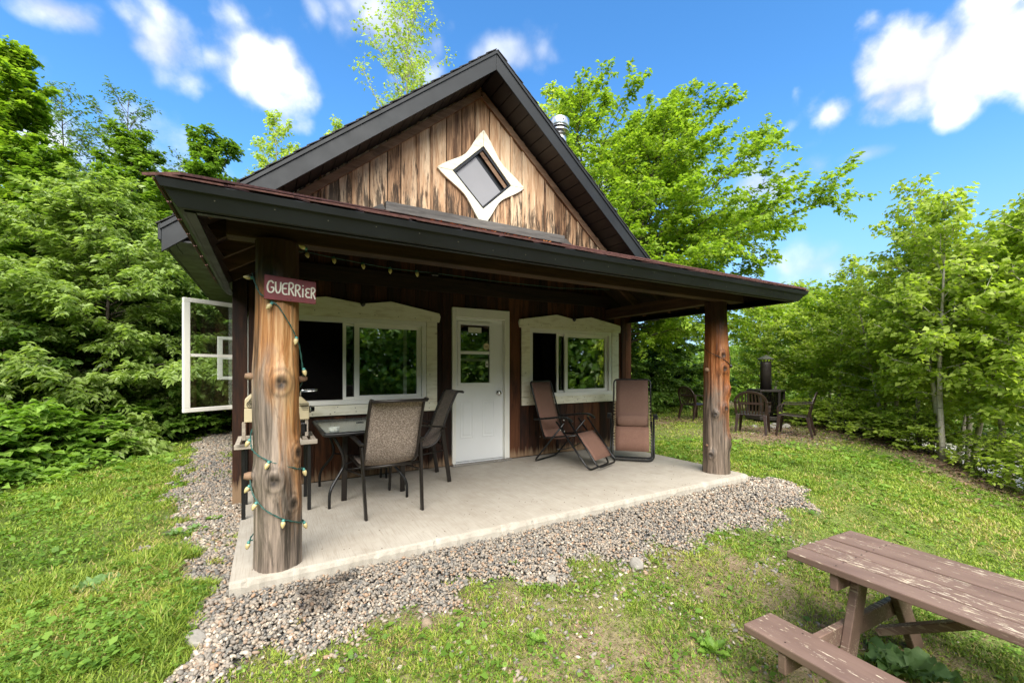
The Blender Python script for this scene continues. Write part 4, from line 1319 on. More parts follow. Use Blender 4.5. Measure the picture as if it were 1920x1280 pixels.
def lounger_open(loc, rz):
    c = empty('reclining_lounger', loc, rz)
    tag(c, 'brown mesh folding recliner opened out beneath the right window', 'lounger', 'folding mesh recliners on the porch')
    V = Vector
    back = [V((0, -.50, 1.08)), V((0, -.45, .90)), V((0, -.375, .64)), V((0, -.31, .42))]
    seat = rounded([V((0, -.31, .44)), V((0, -.265, .335)), V((0, -.02, .345)), V((0, .20, .43))], .10, 4)
    leg = [V((0, .20, .435)), V((0, .28, .36)), V((0, .38, .25)), V((0, .47, .13))]
    hw = .222
    fabric(back, hw, M['lounge'], 'back_fabric', c); fabric(seat, hw, M['lounge'], 'seat_fabric', c, .01); fabric(leg, hw, M['lounge'], 'legrest_fabric', c)
    lacing(back, .25, c, .9, 3, M['black'], 11); lacing(leg, .25, c, 0, 3, M['black'], 10)
    w = .25
    MB().tube(rounded([(-w, -.27, .33), (-w, -.505, 1.09), (w, -.505, 1.09), (w, -.27, .33)], .05, 4), .0115, 8).build('back_frame', M['black'], c, smooth=True)
    MB().tube(rounded([(-w, .10, .61), (-w, .53, .05), (w, .53, .05), (w, .10, .61)], .09, 5), .0115, 8).build('legrest_frame', M['black'], c, smooth=True)
    MB().tube([(-w, -.28, .34), (-w, .22, .42)], .011, 8).tube([(w, -.28, .34), (w, .22, .42)], .011, 8).build('seat_frame', M['black'], c, smooth=True)
    w2 = .285
    MB().tube(rounded([(-w2, -.06, .58), (-w2, .42, .014), (w2, .42, .014), (w2, -.06, .58)], .09, 5), .0125, 8).build('leg', M['black'], c, smooth=True)
    MB().tube(rounded([(-w2 + .01, .05, .56), (-w2 + .01, -.42, .014), (w2 - .01, -.42, .014), (w2 - .01, .05, .56)], .09, 5), .0125, 8).build('leg', M['black'], c, smooth=True)
    for s in (-1, 1):
        a = MB(); pts = [(s * .292, -.40, .585), (s * .295, -.20, .610), (s * .297, .0, .640), (s * .297, .12, .640), (s * .295, .19, .595)]
        pp = rounded(pts, .12, 3)
        for p, q in zip(pp[:-1], pp[1:]):
            if (q - p).length > 1e-4: a.bar(p, q + (q - p).normalized() * .003, .048, .026, (0, 0, 1))
        ar = a.build('armrest', M['black'], c, bevel=.005)
        MB().lathe([(.012, 0), (.012, .006), (.004, .009)], (s * .318, .08, .615), (s, 0, 0), 8).lathe([(.010, 0), (.010, .006)], (s * .300, -.30, .36), (s, 0, 0), 8).lathe([(.010, 0), (.010, .006)], (s * .300, .02, .475), (s, 0, 0), 8).build('bolt', M['chrome'], c)
    MB().tube([(-w2, -.04, .22), (-.1, -.03, .20), (.1, -.03, .20), (w2, -.04, .22)], .007, 6).build('brace', M['black'], c, smooth=True)


def lounger_folded(loc, rz):
    c = empty('reclining_lounger', loc, rz)
    tag(c, 'brown mesh folding recliner with head pillow folded upright beside the wall corner', 'lounger', 'folding mesh recliners on the porch')
    V = Vector
    back = [V((0, -.13, 1.105)), V((0, -.08, .85)), V((0, -.02, .60)), V((0, .01, .46))]
    leg = [V((0, .055, .47)), V((0, .08, .40)), V((0, .105, .27)), V((0, .125, .145))]
    fabric(back, .218, M['lounge_dark'], 'back_fabric', c); fabric(leg, .222, M['lounge'], 'legrest_fabric', c)
    cream = M['grill_cream']
    lacing(back, .25, c, .8, 3, cream, 12); lacing(leg, .252, c, 0, 3, cream, 10)
    w = .25
    MB().tube(rounded([(-w, .0, .40), (-w, -.135, 1.115), (w, -.135, 1.115), (w, .0, .40)], .06, 4), .0115, 8).build('back_frame', M['black'], c, smooth=True)
    MB().tube(rounded([(-w - .005, .04, .55), (-w - .005, .145, .035), (w + .005, .145, .035), (w + .005, .04, .55)], .07, 5), .0115, 8).build('legrest_frame', M['black'], c, smooth=True)
    w2 = .288
    for yb in (.075, -.11):
        MB().tube(rounded([(-w2, -.02, .60), (-w2, yb, .014), (w2, yb, .014), (w2, -.02, .60)], .08, 5), .0125, 8).build('leg', M['black'], c, smooth=True)
    pl = MB()
    prof = []
    n = 14
    for i in range(n + 1):
        s = -1 + 2 * i / n
        r = .080 * (1 - abs(s) ** 7 * .30)
        prof.append((r, s * .2))
    pl.lathe(prof, (0, .045, .55), (1, 0, 0), 18)
    pil = pl.build('pillow', M['lounge_dark'], c, smooth=True)
    for v in pil.data.vertices: v.co.y = .045 + (v.co.y - .045) * .55
    for s in (-1, 1):
        a = MB(); pts = rounded([(s * .305, -.20, .60), (s * .305, -.02, .635), (s * .305, .10, .635), (s * .305, .16, .60)], .1, 3)
        for p, q in zip(pts[:-1], pts[1:]):
            if (q - p).length > 1e-4: a.bar(p, q + (q - p).normalized() * .003, .052, .03, (0, 0, 1))
        a.build('armrest', M['black'], c, bevel=.006)
    MB().tube([(-w, .055, .30), (w, .055, .30)], .006, 6).build('brace', M['black'], c, smooth=True)


lounger_open((3.74, 1.55, .13), R(-158.8))
lounger_folded((4.585, 1.275, .13), R(134.6))

# ---- gas grill on a wooden shelf stand behind the left post
gr = empty('gas_grill', (0, 0, 0))
tag(gr, 'small cream gas grill on a wooden shelf stand behind the left log post', 'grill')
y0 = 1.40
low = MB().prism([(.018, y0, .925), (.535, y0, .925), (.535, y0, 1.045), (.018, y0, 1.045)], (0, .34, 0)).build('firebox', M['grill_cream'], gr, bevel=.006)
lid = MB().prism([(.020, y0 + .002, 1.049), (.533, y0 + .002, 1.049), (.533, y0 + .002, 1.075), (.47, y0 + .002, 1.135), (.10, y0 + .002, 1.165), (.062, y0 + .002, 1.165), (.022, y0 + .002, 1.128)], (0, .336, 0)).build('lid', M['grill_cream'], gr, bevel=.006)
MB().prism([(.066, y0 + .03, 1.167), (.46, y0 + .03, 1.139), (.44, y0 + .03, 1.20), (.12, y0 + .03, 1.215)], (0, .28, 0)).build('lid_top', M['grill_dark'], gr, bevel=.01)
for r_ in (.030, .017):
    MB().tube([(.068 + r_ * math.cos(k * .35), y0 - .002, 1.082 + r_ * math.sin(k * .35)) for k in range(18)], .0032, 5, closed=True).build('emblem_ring', M['grill_dark'], lid)
MB().lathe([(.008, 0), (.006, .003)], (.068, y0 + .001, 1.082), (0, -1, 0), 10).build('emblem_dot', M['grill_dark'], lid)
MB().tube([(.070 + .055 * math.cos(k), y0 - .001, 1.078 + .055 * math.sin(k)) for k in np.linspace(-.2, 1.4, 9)], .003, 5).build('emblem_arc', M['grill_dark'], lid)
MB().tube([(.055, y0 - .001, 1.115), (.075, y0 - .001, 1.140), (.11, y0 - .001, 1.145)], .003, 5).build('emblem_arc', M['grill_dark'], lid)
for k in range(5):
    MB().box(.445 + .008 * k, .525, y0 - .003, y0 + .004, 1.070 - k * .014, 1.074 - k * .014).build('vent_slot', M['black'], gr)
MB().lathe([(.030, 0), (.030, .02), (.024, .025), (.022, .05), (.004, .052)], (.536, y0 + .10, 1.01), (1, 0, 0), 16).build('control_knob', M['black'], gr, smooth=True)
MB().lathe([(.034, 0), (.034, .012)], (.545, y0 + .10, 1.01), (1, 0, 0), 16).build('knob_ring', M['chrome'], gr, smooth=True)
MB().tube(rounded([(.46, y0 + .02, 1.14), (.46, y0 - .02, 1.20), (.60, y0 - .02, 1.205), (.60, y0 + .05, 1.185), (.47, y0 + .06, 1.18)], .03, 3), .006, 6).build('lid_handle', M['chrome'], gr, smooth=True)
MB().box(.36, .535, y0 + .02, y0 + .26, .785, .90).build('burner_box', M['black'], gr, bevel=.02)
for a in ((-.045, .585, 1.18, 1.215), (-.045, .585, 1.70, 1.735)):
    MB().box(a[0], a[1], a[2], a[3], .725, .765).build('shelf_rail', M['shelf_wood'], gr, bevel=.003)
for xx in (-.043, .06, .48, .545):
    MB().box(xx, xx + .036, 1.216, 1.699, .728, .762).build('shelf_slat', M['shelf_wood'], gr, bevel=.003)
MB().box(.10, .47, 1.217, 1.698, .735, .75).build('shelf_board', M['shelf_wood'], gr, bevel=.003)
for xx in (.0, .50):
    MB().box(xx, xx + .028, y0 + .02, y0 + .05, .766, .925).build('upright', M['shelf_wood'], gr, bevel=.002)
    for yy in (1.23, 1.68):
        MB().bar((xx + .02, yy, .13), (xx + .02, yy, .725), .03, .03, (0, 1, 0)).build('leg', M['black'], gr, bevel=.003)

# ---- name sign nailed to the post
sg = empty('name_sign', (.324, PLY - .148, 1.895))
tag(sg, 'oxblood red board sign with hand painted white lettering nailed to the left log post', 'sign')
sg.rotation_euler = (0, R(1.0), R(4))
bw, bh = .29, .150
MB().prism([(-bw / 2, 0, -bh / 2), (bw / 2, 0, -bh / 2 - .004), (bw / 2, 0, bh / 2 - .012), (-bw / 2, 0, bh / 2)], (0, .016, 0)).build('board', M['sign_red'], sg, bevel=.002)
LET = {
    'G': [[(.85, .80), (.62, 1.0), (.30, .92), (.08, .55), (.20, .12), (.58, .02), (.90, .22), (.86, .48), (.52, .46)]],
    'U': [[(.10, 1.0), (.12, .30), (.35, .02), (.65, .08), (.86, .38), (.88, 1.02)]],
    'E': [[(.92, .98), (.40, .97), (.14, .80), (.12, .20), (.40, .02), (.94, .06)], [(.14, .52), (.78, .54)]],
    'R': [[(.14, 0.0), (.14, .98)], [(.14, .98), (.62, 1.0), (.86, .80), (.66, .56), (.16, .48)], [(.42, .48), (.92, -.02)]],
    'i': [[(.50, .78), (.50, .0)]],
    'I': [],
    'e': [[(.95, .86), (.45, .92), (.15, .72), (.42, .52), (.75, .50)], [(.42, .52), (.12, .28), (.42, .03), (.95, .08)]],
}
xcur = -bw / 2 + .012
for ch, w_, hh, zo in (('G', .044, .076, -.036), ('U', .036, .070, -.034), ('E', .034, .072, -.038), ('R', .036, .078, -.038), ('R', .036, .074, -.042), ('i', .018, .072, -.044), ('e', .034, .066, -.044), ('R', .030, .070, -.046)):
    lm = MB()
    for stroke in LET[ch]:
        pts = rounded([(xcur + p[0] * w_, -.0035, zo + p[1] * hh) for p in stroke], .012, 3) if len(stroke) > 2 else [Vector((xcur + p[0] * w_, -.0035, zo + p[1] * hh)) for p in stroke]
        # flat painted strokes: round brush tube squashed against the board
        n0 = len(lm.v); lm.tube(pts, .0046, 8)
        lm.v[n0:] = [(v[0], -.0006 + (v[1] + .0035) * .3, v[2]) for v in lm.v[n0:]]
    if ch == 'i':
        n0 = len(lm.v); lm.lathe([(.0045, -.0012), (.0045, .0014)], (xcur + .5 * w_, 0, zo + hh * 1.02), (0, -1, 0), 9)
    lm.build('letter', M['sign_white'], sg)
    xcur += w_ + .0012
for xx, zz in ((-.02, -.066), (0.0, -.068), (.03, .06)):
    MB().lathe([(.0035, 0), (.0035, .002)], (xx, -.0005, zz), (0, -1, 0), 8).build('nail', M['bronze'], sg)

# ---- string lights: down the left post and along under the beam
lights = empty('string_lights', (0, 0, 0))
tag(lights, 'green corded cream bulb lights wound round the left log post and along the beam', 'string lights')


def wrap(a, z, off=.008): 
    r = rA(z) + off + .006
    return Vector((PLX + r * math.sin(a), PLY - r * math.cos(a), z))


keys = [(-1.35, 2.00), (-.75, 1.86), (0.0, 1.79), (.55, 1.66), (1.0, 1.55), (1.35, 1.38), (2.4, 1.22), (3.9, 1.06), (4.75, .96), (5.0, .90), (5.6, .855), (6.4, .80), (7.1, .755), (7.75, .735), (8.8, .72), (10.2, .70), (11.15, .70), (11.45, .63), (12.1, .53), (12.8, .455), (13.5, .405), (14.05, .385), (15.2, .36), (16.6, .33), (17.35, .315), (17.75, .335)]
ka = [k[0] for k in keys]; kz = [k[1] for k in keys]
tt = np.linspace(0, len(keys) - 1, 220); path = []
for t_ in tt:
    path.append(wrap(float(np.interp(t_, range(len(keys)), ka)), float(np.interp(t_, range(len(keys)), kz))))
cord = MB()
for ph in (0, math.pi):
    pp = []
    for i, p in enumerate(path):
        d = Vector((p.x - PLX, p.y - PLY, 0)).normalized()
        pp.append(p + d * .0028 * math.cos(i * .9 + ph) + Vector((0, 0, .0028 * math.sin(i * .9 + ph))))
    cord.tube(pp, .0028, 5)
cord.build('cord', M['cord'], lights, smooth=True)
me_b = MB().lathe([(.004, 0), (.0135, .003), (.0165, .014), (.0155, .024), (.010, .038), (.004, .046), (.0015, .048)], n=12).mesh('bulb', M['bulb'], True)
me_s = MB().lathe([(.006, -.016), (.0105, -.014), (.0115, .002), (.010, .006)], n=10).mesh('socket', M['socket'], True)


def bulb(p, d, sc=1.0):
    o_ = link_mesh('bulb', me_b, None, lights); o_.location = p; o_.rotation_euler = Vector(d).to_track_quat('Z', 'Y').to_euler(); o_.scale = (sc * .86,) * 3
    s_ = link_mesh('socket', me_s, None, o_)


for a, z, dx in ((-.25, 1.805, -.7), (.75, 1.60, -.35), (1.30, 1.40, .0), (4.80, .955, -.25), (5.95, .83, -.35), (7.55, .742, .05), (11.2, .67, -.4), (11.75, .58, -.35), (12.75, .46, -.15), (13.9, .39, .1), (17.3, .31, .0)):
    p = wrap(a, z, .016); outw = Vector((p.x - PLX, p.y - PLY, 0)).normalized()
    tang = Vector((outw.y, -outw.x, 0)) * -1
    bulb(p - Vector((0, 0, .012)), Vector((dx, 0, -1)) + outw * .25)
bulb(wrap(-1.5, 1.97, .014), (-1, 0, .05)); bulb((.405, .018, 2.165), (-.75, -.2, .25))
# cord hanging under the beam with its row of bulbs
hang = [Vector(p) for p in ((.30, .24, 2.19), (.43, .27, 2.205), (.61, .30, 2.195), (.81, .30, 2.180), (1.01, .30, 2.168), (1.22, .30, 2.168), (1.36, .30, 2.172), (1.9, .29, 2.16), (2.6, .28, 2.165), (3.2, .24, 2.20))]
MB().tube(hang, .0028, 5).build('cord', M['cord'], lights, smooth=True)
for p, d in (((.43, .268, 2.20), (.3, -.3, -1)), ((.61, .295, 2.19), (.1, -.2, -1)), ((.81, .295, 2.174), (.15, -.2, -1)), ((1.01, .295, 2.162), (0, -.2, -1)), ((1.22, .295, 2.162), (.1, -.2, -1))):
    bulb(p, d, 1.0)
MB().box(1.345, 1.40, .285, .315, 2.150, 2.178).build('plug', M['black'], lights, bevel=.004)

rl = empty('light_cord', (0, 0, 0))
tag(rl, 'black light cord with a bare socket looped round the right log post', 'cord')
c2 = MB()
ks = [(-2.0, 1.66), (-1.5, 1.60), (-.8, 1.545), (-.2, 1.485), (.25, 1.442), (.42, 1.45), (.7, 1.52), (1.1, 1.64), (1.5, 1.76), (2.1, 1.85)]
pts = []
for t_ in np.linspace(0, len(ks) - 1, 50):
    a = float(np.interp(t_, range(len(ks)), [k[0] for k in ks])); z = float(np.interp(t_, range(len(ks)), [k[1] for k in ks]))
    r = rB(z) + .022
    pts.append((PRX + r * math.sin(a), PRY - r * math.cos(a), z))
c2.tube(pts, .004, 6).build('cord', M['black'], rl, smooth=True)
r = rB(1.44) + .024
MB().lathe([(.012, -.02), (.020, -.012), (.020, .014), (.014, .024)], (PRX + r * math.sin(.3), PRY - r * math.cos(.3), 1.432), (.3, -.3, -.6), 12).build('socket', M['black'], rl, smooth=True)

# ------------------------------------------------------------------ picnic table in the near right corner
pc = empty('picnic_table', (3.20, -1.655, -.42), R(-3))
tag(pc, 'brown picnic table with flaking paint and attached benches on the grass', 'picnic table')
rg = random.Random(2)
for i in range(5):
    x0 = -.352 + i * .1415
    MB().box(x0, x0 + .1315, -1.83 + rg.uniform(-.008, .008), 0 + rg.uniform(-.006, .006), .708 + rg.uniform(-.002, .002), .748 + rg.uniform(-.002, .002)).build('tabletop_board', M['picnic'], pc, bevel=.006)
for s in (-1, 1):
    a, b = (-.81, -.575) if s < 0 else (.575, .81)
    MB().box(a, b, -1.84, -.035, .42, .462).build('bench_board', M['picnic'], pc, bevel=.007)
scr = MB()
for yy in (-.23, -1.52):
    for i in range(5):
        for dx in (.03, .105):
            scr.lathe([(.0035, 0), (.0035, .0012)], (-.352 + i * .1415 + dx, yy + rg.uniform(-.008, .008), .7505), n=7)
    for bx in (-.77, -.62, .62, .77):
        scr.lathe([(.004, 0), (.004, .0012)], (bx, yy, .4622), n=7)
tag(scr.build('screw_heads', M['bronze'], pc), kind='stuff')
for yy in (-.27, -1.56):
    MB().box(-.33, .33, yy + .022, yy + .06, .615, .707).build('top_cleat', M['picnic'], pc, bevel=.004)
    MB().box(-.80, .80, yy + .022, yy + .06, .315, .418).build('bench_beam', M['picnic'], pc, bevel=.004)
    MB().bar((-.13, yy, .70), (-.36, yy, 0.0), .04, .105, (1, 0, .3)).build('leg', M['picnic'], pc, bevel=.004)
    MB().bar((.15, yy, .70), (.58, yy, 0.0), .04, .105, (1, 0, .3)).build('leg', M['picnic'], pc, bevel=.004)
    sg_ = -1 if yy > -1 else 1
    MB().bar((.03, yy + sg_ * .02, .33), (.03, yy + sg_ * .58, .69), .085, .04, (0, 1, 1)).build('brace', M['picnic'], pc, bevel=.004)


# ------------------------------------------------------------------ fire place and resin chairs on the clearing
FX, FY = 10.9, 2.95
FZ = T(FX, FY)
fs = empty('outdoor_fireplace', (FX, FY, FZ), R(14))
tag(fs, 'dark steel outdoor fireplace with mesh sides and a capped chimney on the clearing', 'fireplace')
hx = [(.44 * math.cos(R(60 * k)), .44 * math.sin(R(60 * k))) for k in range(6)]
MB().prism([(x * 1.05, y * 1.05, .06) for x, y in hx], (0, 0, .09)).build('hearth_tray', M['stove'], fs, bevel=.01)
MB().prism([(x, y, .745) for x, y in hx], (0, 0, .045)).build('hood_plate', M['stove'], fs, bevel=.006)
for x, y in hx:
    MB().bar((x * .9, y * .9, .15), (x * .9, y * .9, .745), .045, .045, (1, 0, 0)).build('post', M['stove'], fs, bevel=.004)
    MB().bar((x * .8, y * .8, 0), (x * .8, y * .8, .06), .05, .05, (1, 0, 0)).build('foot', M['stove'], fs)
for k in range(6):
    a, b = hx[k], hx[(k + 1) % 6]
    MB().bar((a[0] * .86, a[1] * .86, .445), (b[0] * .86, b[1] * .86, .445), .004, .585).build('mesh_panel', M['mesh_screen'], fs)
fl = MB().lathe([(.125, .79), (.12, 1.40), (.12, 1.475)], n=22).build('flue', M['stove'], fs, smooth=True)
MB().lathe([(.126, 1.36), (.126, 1.375)], n=22).build('flue_seam', M['stove'], fs, smooth=True)
vt = MB()
for k in range(14):
    an = k * 2 * math.pi / 14
    vt.bar((.125 * math.cos(an), .125 * math.sin(an), 1.47), (.175 * math.cos(an), .175 * math.sin(an), 1.535), .018, .006, (0, 0, 1))
vt.build('cap_vanes', M['tarnish'], fs)
MB().lathe([(.185, 1.528), (.190, 1.54), (.06, 1.615), (.02, 1.625), (.015, 1.645), (.004, 1.65)], n=22).build('chimney_cap', M['tarnish'], fs)
MB().lathe([(.11, .15), (.14, .19), (.10, .23), (.02, .24)], (.05, .04, 0), n=9).build('ash_heap', M['rock'], fs)


def resin_chair(x, y, head, label):
    c = empty('garden_chair', (x, y, T(x, y) - .01), head)
    tag(c, label, 'chair', 'brown resin chairs round the fireplace')
    V = Vector
    # seat
    MB().prism([(-.23, .24, .40), (.23, .24, .40), (.215, -.20, .375), (-.215, -.20, .375)], (0, 0, .025)).build('seat', M['resin'], c, bevel=.012)
    # arched back rim
    arch = []
    for k in range(21):
        u = math.pi * k / 20
        xx = -.275 * math.cos(u); zz = .60 + .245 * math.sin(u) ** .8
        arch.append(V((xx, -.20 - .30 * max(0, zz - .42), zz)))
    rim = MB()
    pts = [V((-.26, -.21, .40))] + arch + [V((.26, -.21, .40))]
    for a, b in zip(pts[:-1], pts[1:]):
        rim.bar(a, b + (b - a).normalized() * .006, .024, .05, (a + b) * .5 - V((0, -.25, .58)))
    rim.build('back_rim', M['resin'], c, bevel=.006)
    for k in range(8):
        xx = -.18 + k * .36 / 7
        u = math.acos(max(-1, min(1, -xx / .275))); zt = .60 + .245 * math.sin(u) ** .8
        sl = MB(); n_ = 5
        for q in range(n_):
            z0_, z1_ = .40 + (zt - .40) * q / n_, .40 + (zt - .40) * (q + 1) / n_
            f = lambda z: xx * (1.0 + .18 * math.sin((z - .4) * 7))
            sl.bar((f(z0_), -.195 - .30 * max(0, z0_ - .42), z0_), (f(z1_), -.195 - .30 * max(0, z1_ - .42), z1_ + .002), .026, .012, (0, 1, 0))
        sl.build('back_slat', M['resin'], c)
    MB().bar((-.215, -.265, .62), (.215, -.265, .62), .014, .045, (0, 0, 1)).build('back_band', M['resin'], c)
    for s in (-1, 1):
        ar = MB(); pp = rounded([(s * .27, -.29, .665), (s * .285, -.06, .63), (s * .285, .22, .625), (s * .275, .275, .57), (s * .265, .27, .42)], .09, 4)
        for a, b in zip(pp[:-1], pp[1:]):
            if (b - a).length > 1e-4: ar.bar(a, b + (b - a).normalized() * .004, .052, .022, (0, .35, 1))
        ar.build('armrest', M['resin'], c, bevel=.006)
        for y0_, y1_ in ((.25, .30), (-.20, -.285)):
            lg = MB()
            a = V((s * .235, y0_, .40)); b = V((s * .27, y1_, 0))
            lg.hexa([b + V((-.018, -.018, 0)), b + V((.018, -.018, 0)), b + V((.018, .018, 0)), b + V((-.018, .018, 0)), a + V((-.035, -.03, 0)), a + V((.035, -.03, 0)), a + V((.035, .03, 0)), a + V((-.035, .03, 0))])
            lg.build('leg', M['resin'], c, bevel=.006)


def hd(dx, dy): return math.atan2(-dx, dy)


resin_chair(8.74, 2.02, hd(.93, .40), 'brown resin garden chair with its slatted back to the porch, nearest the right log post')
resin_chair(9.15, 1.40, hd(-.35, .94), 'brown resin garden chair seen from its side to the right of the fireplace')
resin_chair(9.68, 4.06, hd(.965, -.20), 'brown resin garden chair half hidden behind the right log post')


# ------------------------------------------------------------------ rocks
def rock(name, x, y, s, mat, label, seed, group=None, flat=.55, sink=.25):
    rg = np.random.RandomState(seed)
    import bmesh
    bm = bmesh.new(); bmesh.ops.create_icosphere(bm, subdivisions=3, radius=1)
    ax = rg.randn(9, 3); ax /= np.linalg.norm(ax, axis=1)[:, None]; of = .62 + .3 * rg.rand(9)
    for v in bm.verts:
        p = np.array(v.co)
        for a, o_ in zip(ax, of):
            d = p @ a - o_
            if d > 0: p = p - a * d * .85
        p *= 1 + .05 * math.sin(p[0] * 7 + seed) * math.sin(p[1] * 6)
        v.co = (p[0] * s[0], p[1] * s[1], p[2] * s[2])
    me = bpy.data.meshes.new(name); bm.to_mesh(me); bm.free()
    o_ = link_mesh(name, me, mat); o_.location = (x, y, T(x, y) + s[2] * (1 - sink) - s[2] * .45); o_.rotation_euler = (0, 0, seed)
    tag(o_, label, 'rock', group)


rock('rock', 2.57, -.72, (.075, .055, .05), M['rock'], 'pale whitish rock at the edge of the gravel, largest on the lawn before the porch', 1)
rock('rock', -.12, -.27, (.075, .045, .035), M['rock'], 'flat pale rock in the long grass left of the slab corner', 2)
rock('rock', .98, -.66, (.035, .045, .03), M['rock_tan'], 'rounded tan rock in the turf close to the gravel', 3)
rock('rock', 1.88, -.61, (.045, .035, .03), M['rock'], 'grey rock at the gravel edge left of the largest pale rock', 4)
rock('rock', 1.15, -.74, (.022, .024, .022), M['rock'], 'small white stone in the turf right of the tan rock', 5)
for i, (x, y, s) in enumerate(((9.75, 2.15, .10), (9.95, 2.35, .09), (10.15, 2.1, .12), (9.55, 2.45, .08), (10.3, 2.4, .09))):
    rock('rock', x, y, (s, s * .75, s * .55), M['rock'], 'grey hearth stone lying on the bare ground before the fireplace', 20 + i, 'hearth stones before the fireplace')

# ------------------------------------------------------------------ gravel, turf
def build_gravel():
    rg = np.random.RandomState(12)
    ph = (1 + 5 ** .5) / 2
    ico = np.array([(-1, ph, 0), (1, ph, 0), (-1, -ph, 0), (1, -ph, 0), (0, -1, ph), (0, 1, ph), (0, -1, -ph), (0, 1, -ph), (ph, 0, -1), (ph, 0, 1), (-ph, 0, -1), (-ph, 0, 1)], float); ico /= np.linalg.norm(ico[0])
    fi = np.array([(0, 11, 5), (0, 5, 1), (0, 1, 7), (0, 7, 10), (0, 10, 11), (1, 5, 9), (5, 11, 4), (11, 10, 2), (10, 7, 6), (7, 1, 8), (3, 9, 4), (3, 4, 2), (3, 2, 6), (3, 6, 8), (3, 8, 9), (4, 9, 5), (2, 4, 11), (6, 2, 10), (8, 6, 7), (9, 8, 1)])
    X = []; Y = []; S = []
    def sample(n, x0, x1, y0, y1, keep, s0, s1):
        x = rg.uniform(x0, x1, n); y = rg.uniform(y0, y1, n); k = rg.rand(n) < keep(x, y)
        X.append(x[k]); Y.append(y[k]); S.append(rg.uniform(s0, s1, k.sum()) ** 1.0)
    sample(38000, -.3, 5.75, -1.0, 0.0, lambda x, y: gravel_mask(x, y) * np.clip(1.15 - (x / 9), .5, 1), .0075, .0165)
    sample(22000, -1.1, -.0, -.55, 3.2, lambda x, y: gravel_mask(x, y) * (x < -.01) * .95 * np.where(y > 2.15, x < -.12, True), .009, .0195)
    sample(9000, -1.1, -.12, 3.2, 8.2, lambda x, y: gravel_mask(x, y), .014, .026)
    sample(2600, 5.2, 5.8, -.5, 2.6, lambda x, y: gravel_mask(x, y), .011, .02)
    # strays in the thin turf
    sample(7500, -.4, 4.6, -2.3, -.45, lambda x, y: (1 - gravel_mask(x, y)) * sstep(-2.5, -.4, y) * (vnoise(x, y, 4, 40) > .40) * .6, .006, .021)
    sample(500, 8.3, 10.8, .6, 3.4, lambda x, y: .5 + 0 * x, .01, .025)
    x, y, s = map(np.concatenate, (X, Y, S)); n = len(x)
    base = terr(x, y) + (vnoise(x, y, 1.7, 3) - .5) * .05 * (1 - gravel_mask(x, y))
    z = base + rg.rand(n) ** 1.5 * .022 * gravel_mask(x, y) + s * .25
    # gravel heaped a little against the slab
    z += .045 * np.exp(-np.abs(y) / .22) * (x > 0) * (x < 5.2) * (y < 0)
    Q = rg.randn(n, 4); Q /= np.linalg.norm(Q, axis=1)[:, None]
    w_, a, b, c = Q.T
    Rm = np.stack([1 - 2 * (b * b + c * c), 2 * (a * b - c * w_), 2 * (a * c + b * w_), 2 * (a * b + c * w_), 1 - 2 * (a * a + c * c), 2 * (b * c - a * w_), 2 * (a * c - b * w_), 2 * (b * c + a * w_), 1 - 2 * (a * a + b * b)], -1).reshape(n, 3, 3)
    sc = np.stack([s * rg.uniform(1.0, 1.5, n), s * rg.uniform(.7, 1.1, n), s * rg.uniform(.45, .85, n)], -1)
    loc = ico[None] * (1 + rg.uniform(-.42, .25, (n, 12, 1))) * sc[:, None, :]
    V = np.einsum('nij,nkj->nki', Rm, loc); V[:, :, 2] *= .8
    V += np.stack([x, y, z], -1)[:, None, :]
    F = (np.arange(n)[:, None, None] * 12 + fi[None]).reshape(-1, 3)
    tint = np.repeat(np.clip(rg.rand(n) + (vnoise(x, y, 1.2, 50) - .5) * .3, 0, 1), 20)
    wet = np.exp(-(((x - .42 - (vnoise(x, y, 9, 51) - .5) * .25) / .15) ** 2 + ((y + .20 - (vnoise(x, y, 9, 52) - .5) * .2) / .17) ** 2) * 1.2)
    wet += .9 * np.exp(-(((x - .62) / .12) ** 2 + ((y + .08) / .05) ** 2))
    wet = np.clip(wet * 1.6 - .35, 0, 1)
    me = np_mesh('gravel', V.reshape(-1, 3), F, M['stone'], {'tint': tint, 'wet': np.repeat(wet, 20)})
    tag(link_mesh('gravel', me), kind='stuff')


build_gravel()


def leaves_mesh(name, P, D, Nn, L, Wd, tint, mat, droop=.15, fold=.18):
    """one folded diamond per leaf"""
    D = D / np.maximum(np.linalg.norm(D, axis=1), 1e-6)[:, None]
    S = np.cross(D, Nn); S /= np.maximum(np.linalg.norm(S, axis=1), 1e-6)[:, None]
    U = np.cross(S, D)
    l = L[:, None]; w = Wd[:, None]
    mid = P + D * l * .45
    V = np.stack([P, mid + S * w * .5 + U * w * fold, P + D * l - U * l * droop, mid - S * w * .5 + U * w * fold], 1)
    n = len(P)
    F = np.arange(n * 4).reshape(n, 4)
    return np_mesh(name, V.reshape(-1, 3), F, mat, {'tint': tint})


def in_thing(x, y):
    slab_ = (x > -.0) & (x < 5.2) & (y > -.0) & (y < 2.3)
    house = (x > -.12) & (x < 5.5) & (y > 2.1) & (y < 8.3)
    return slab_ | house


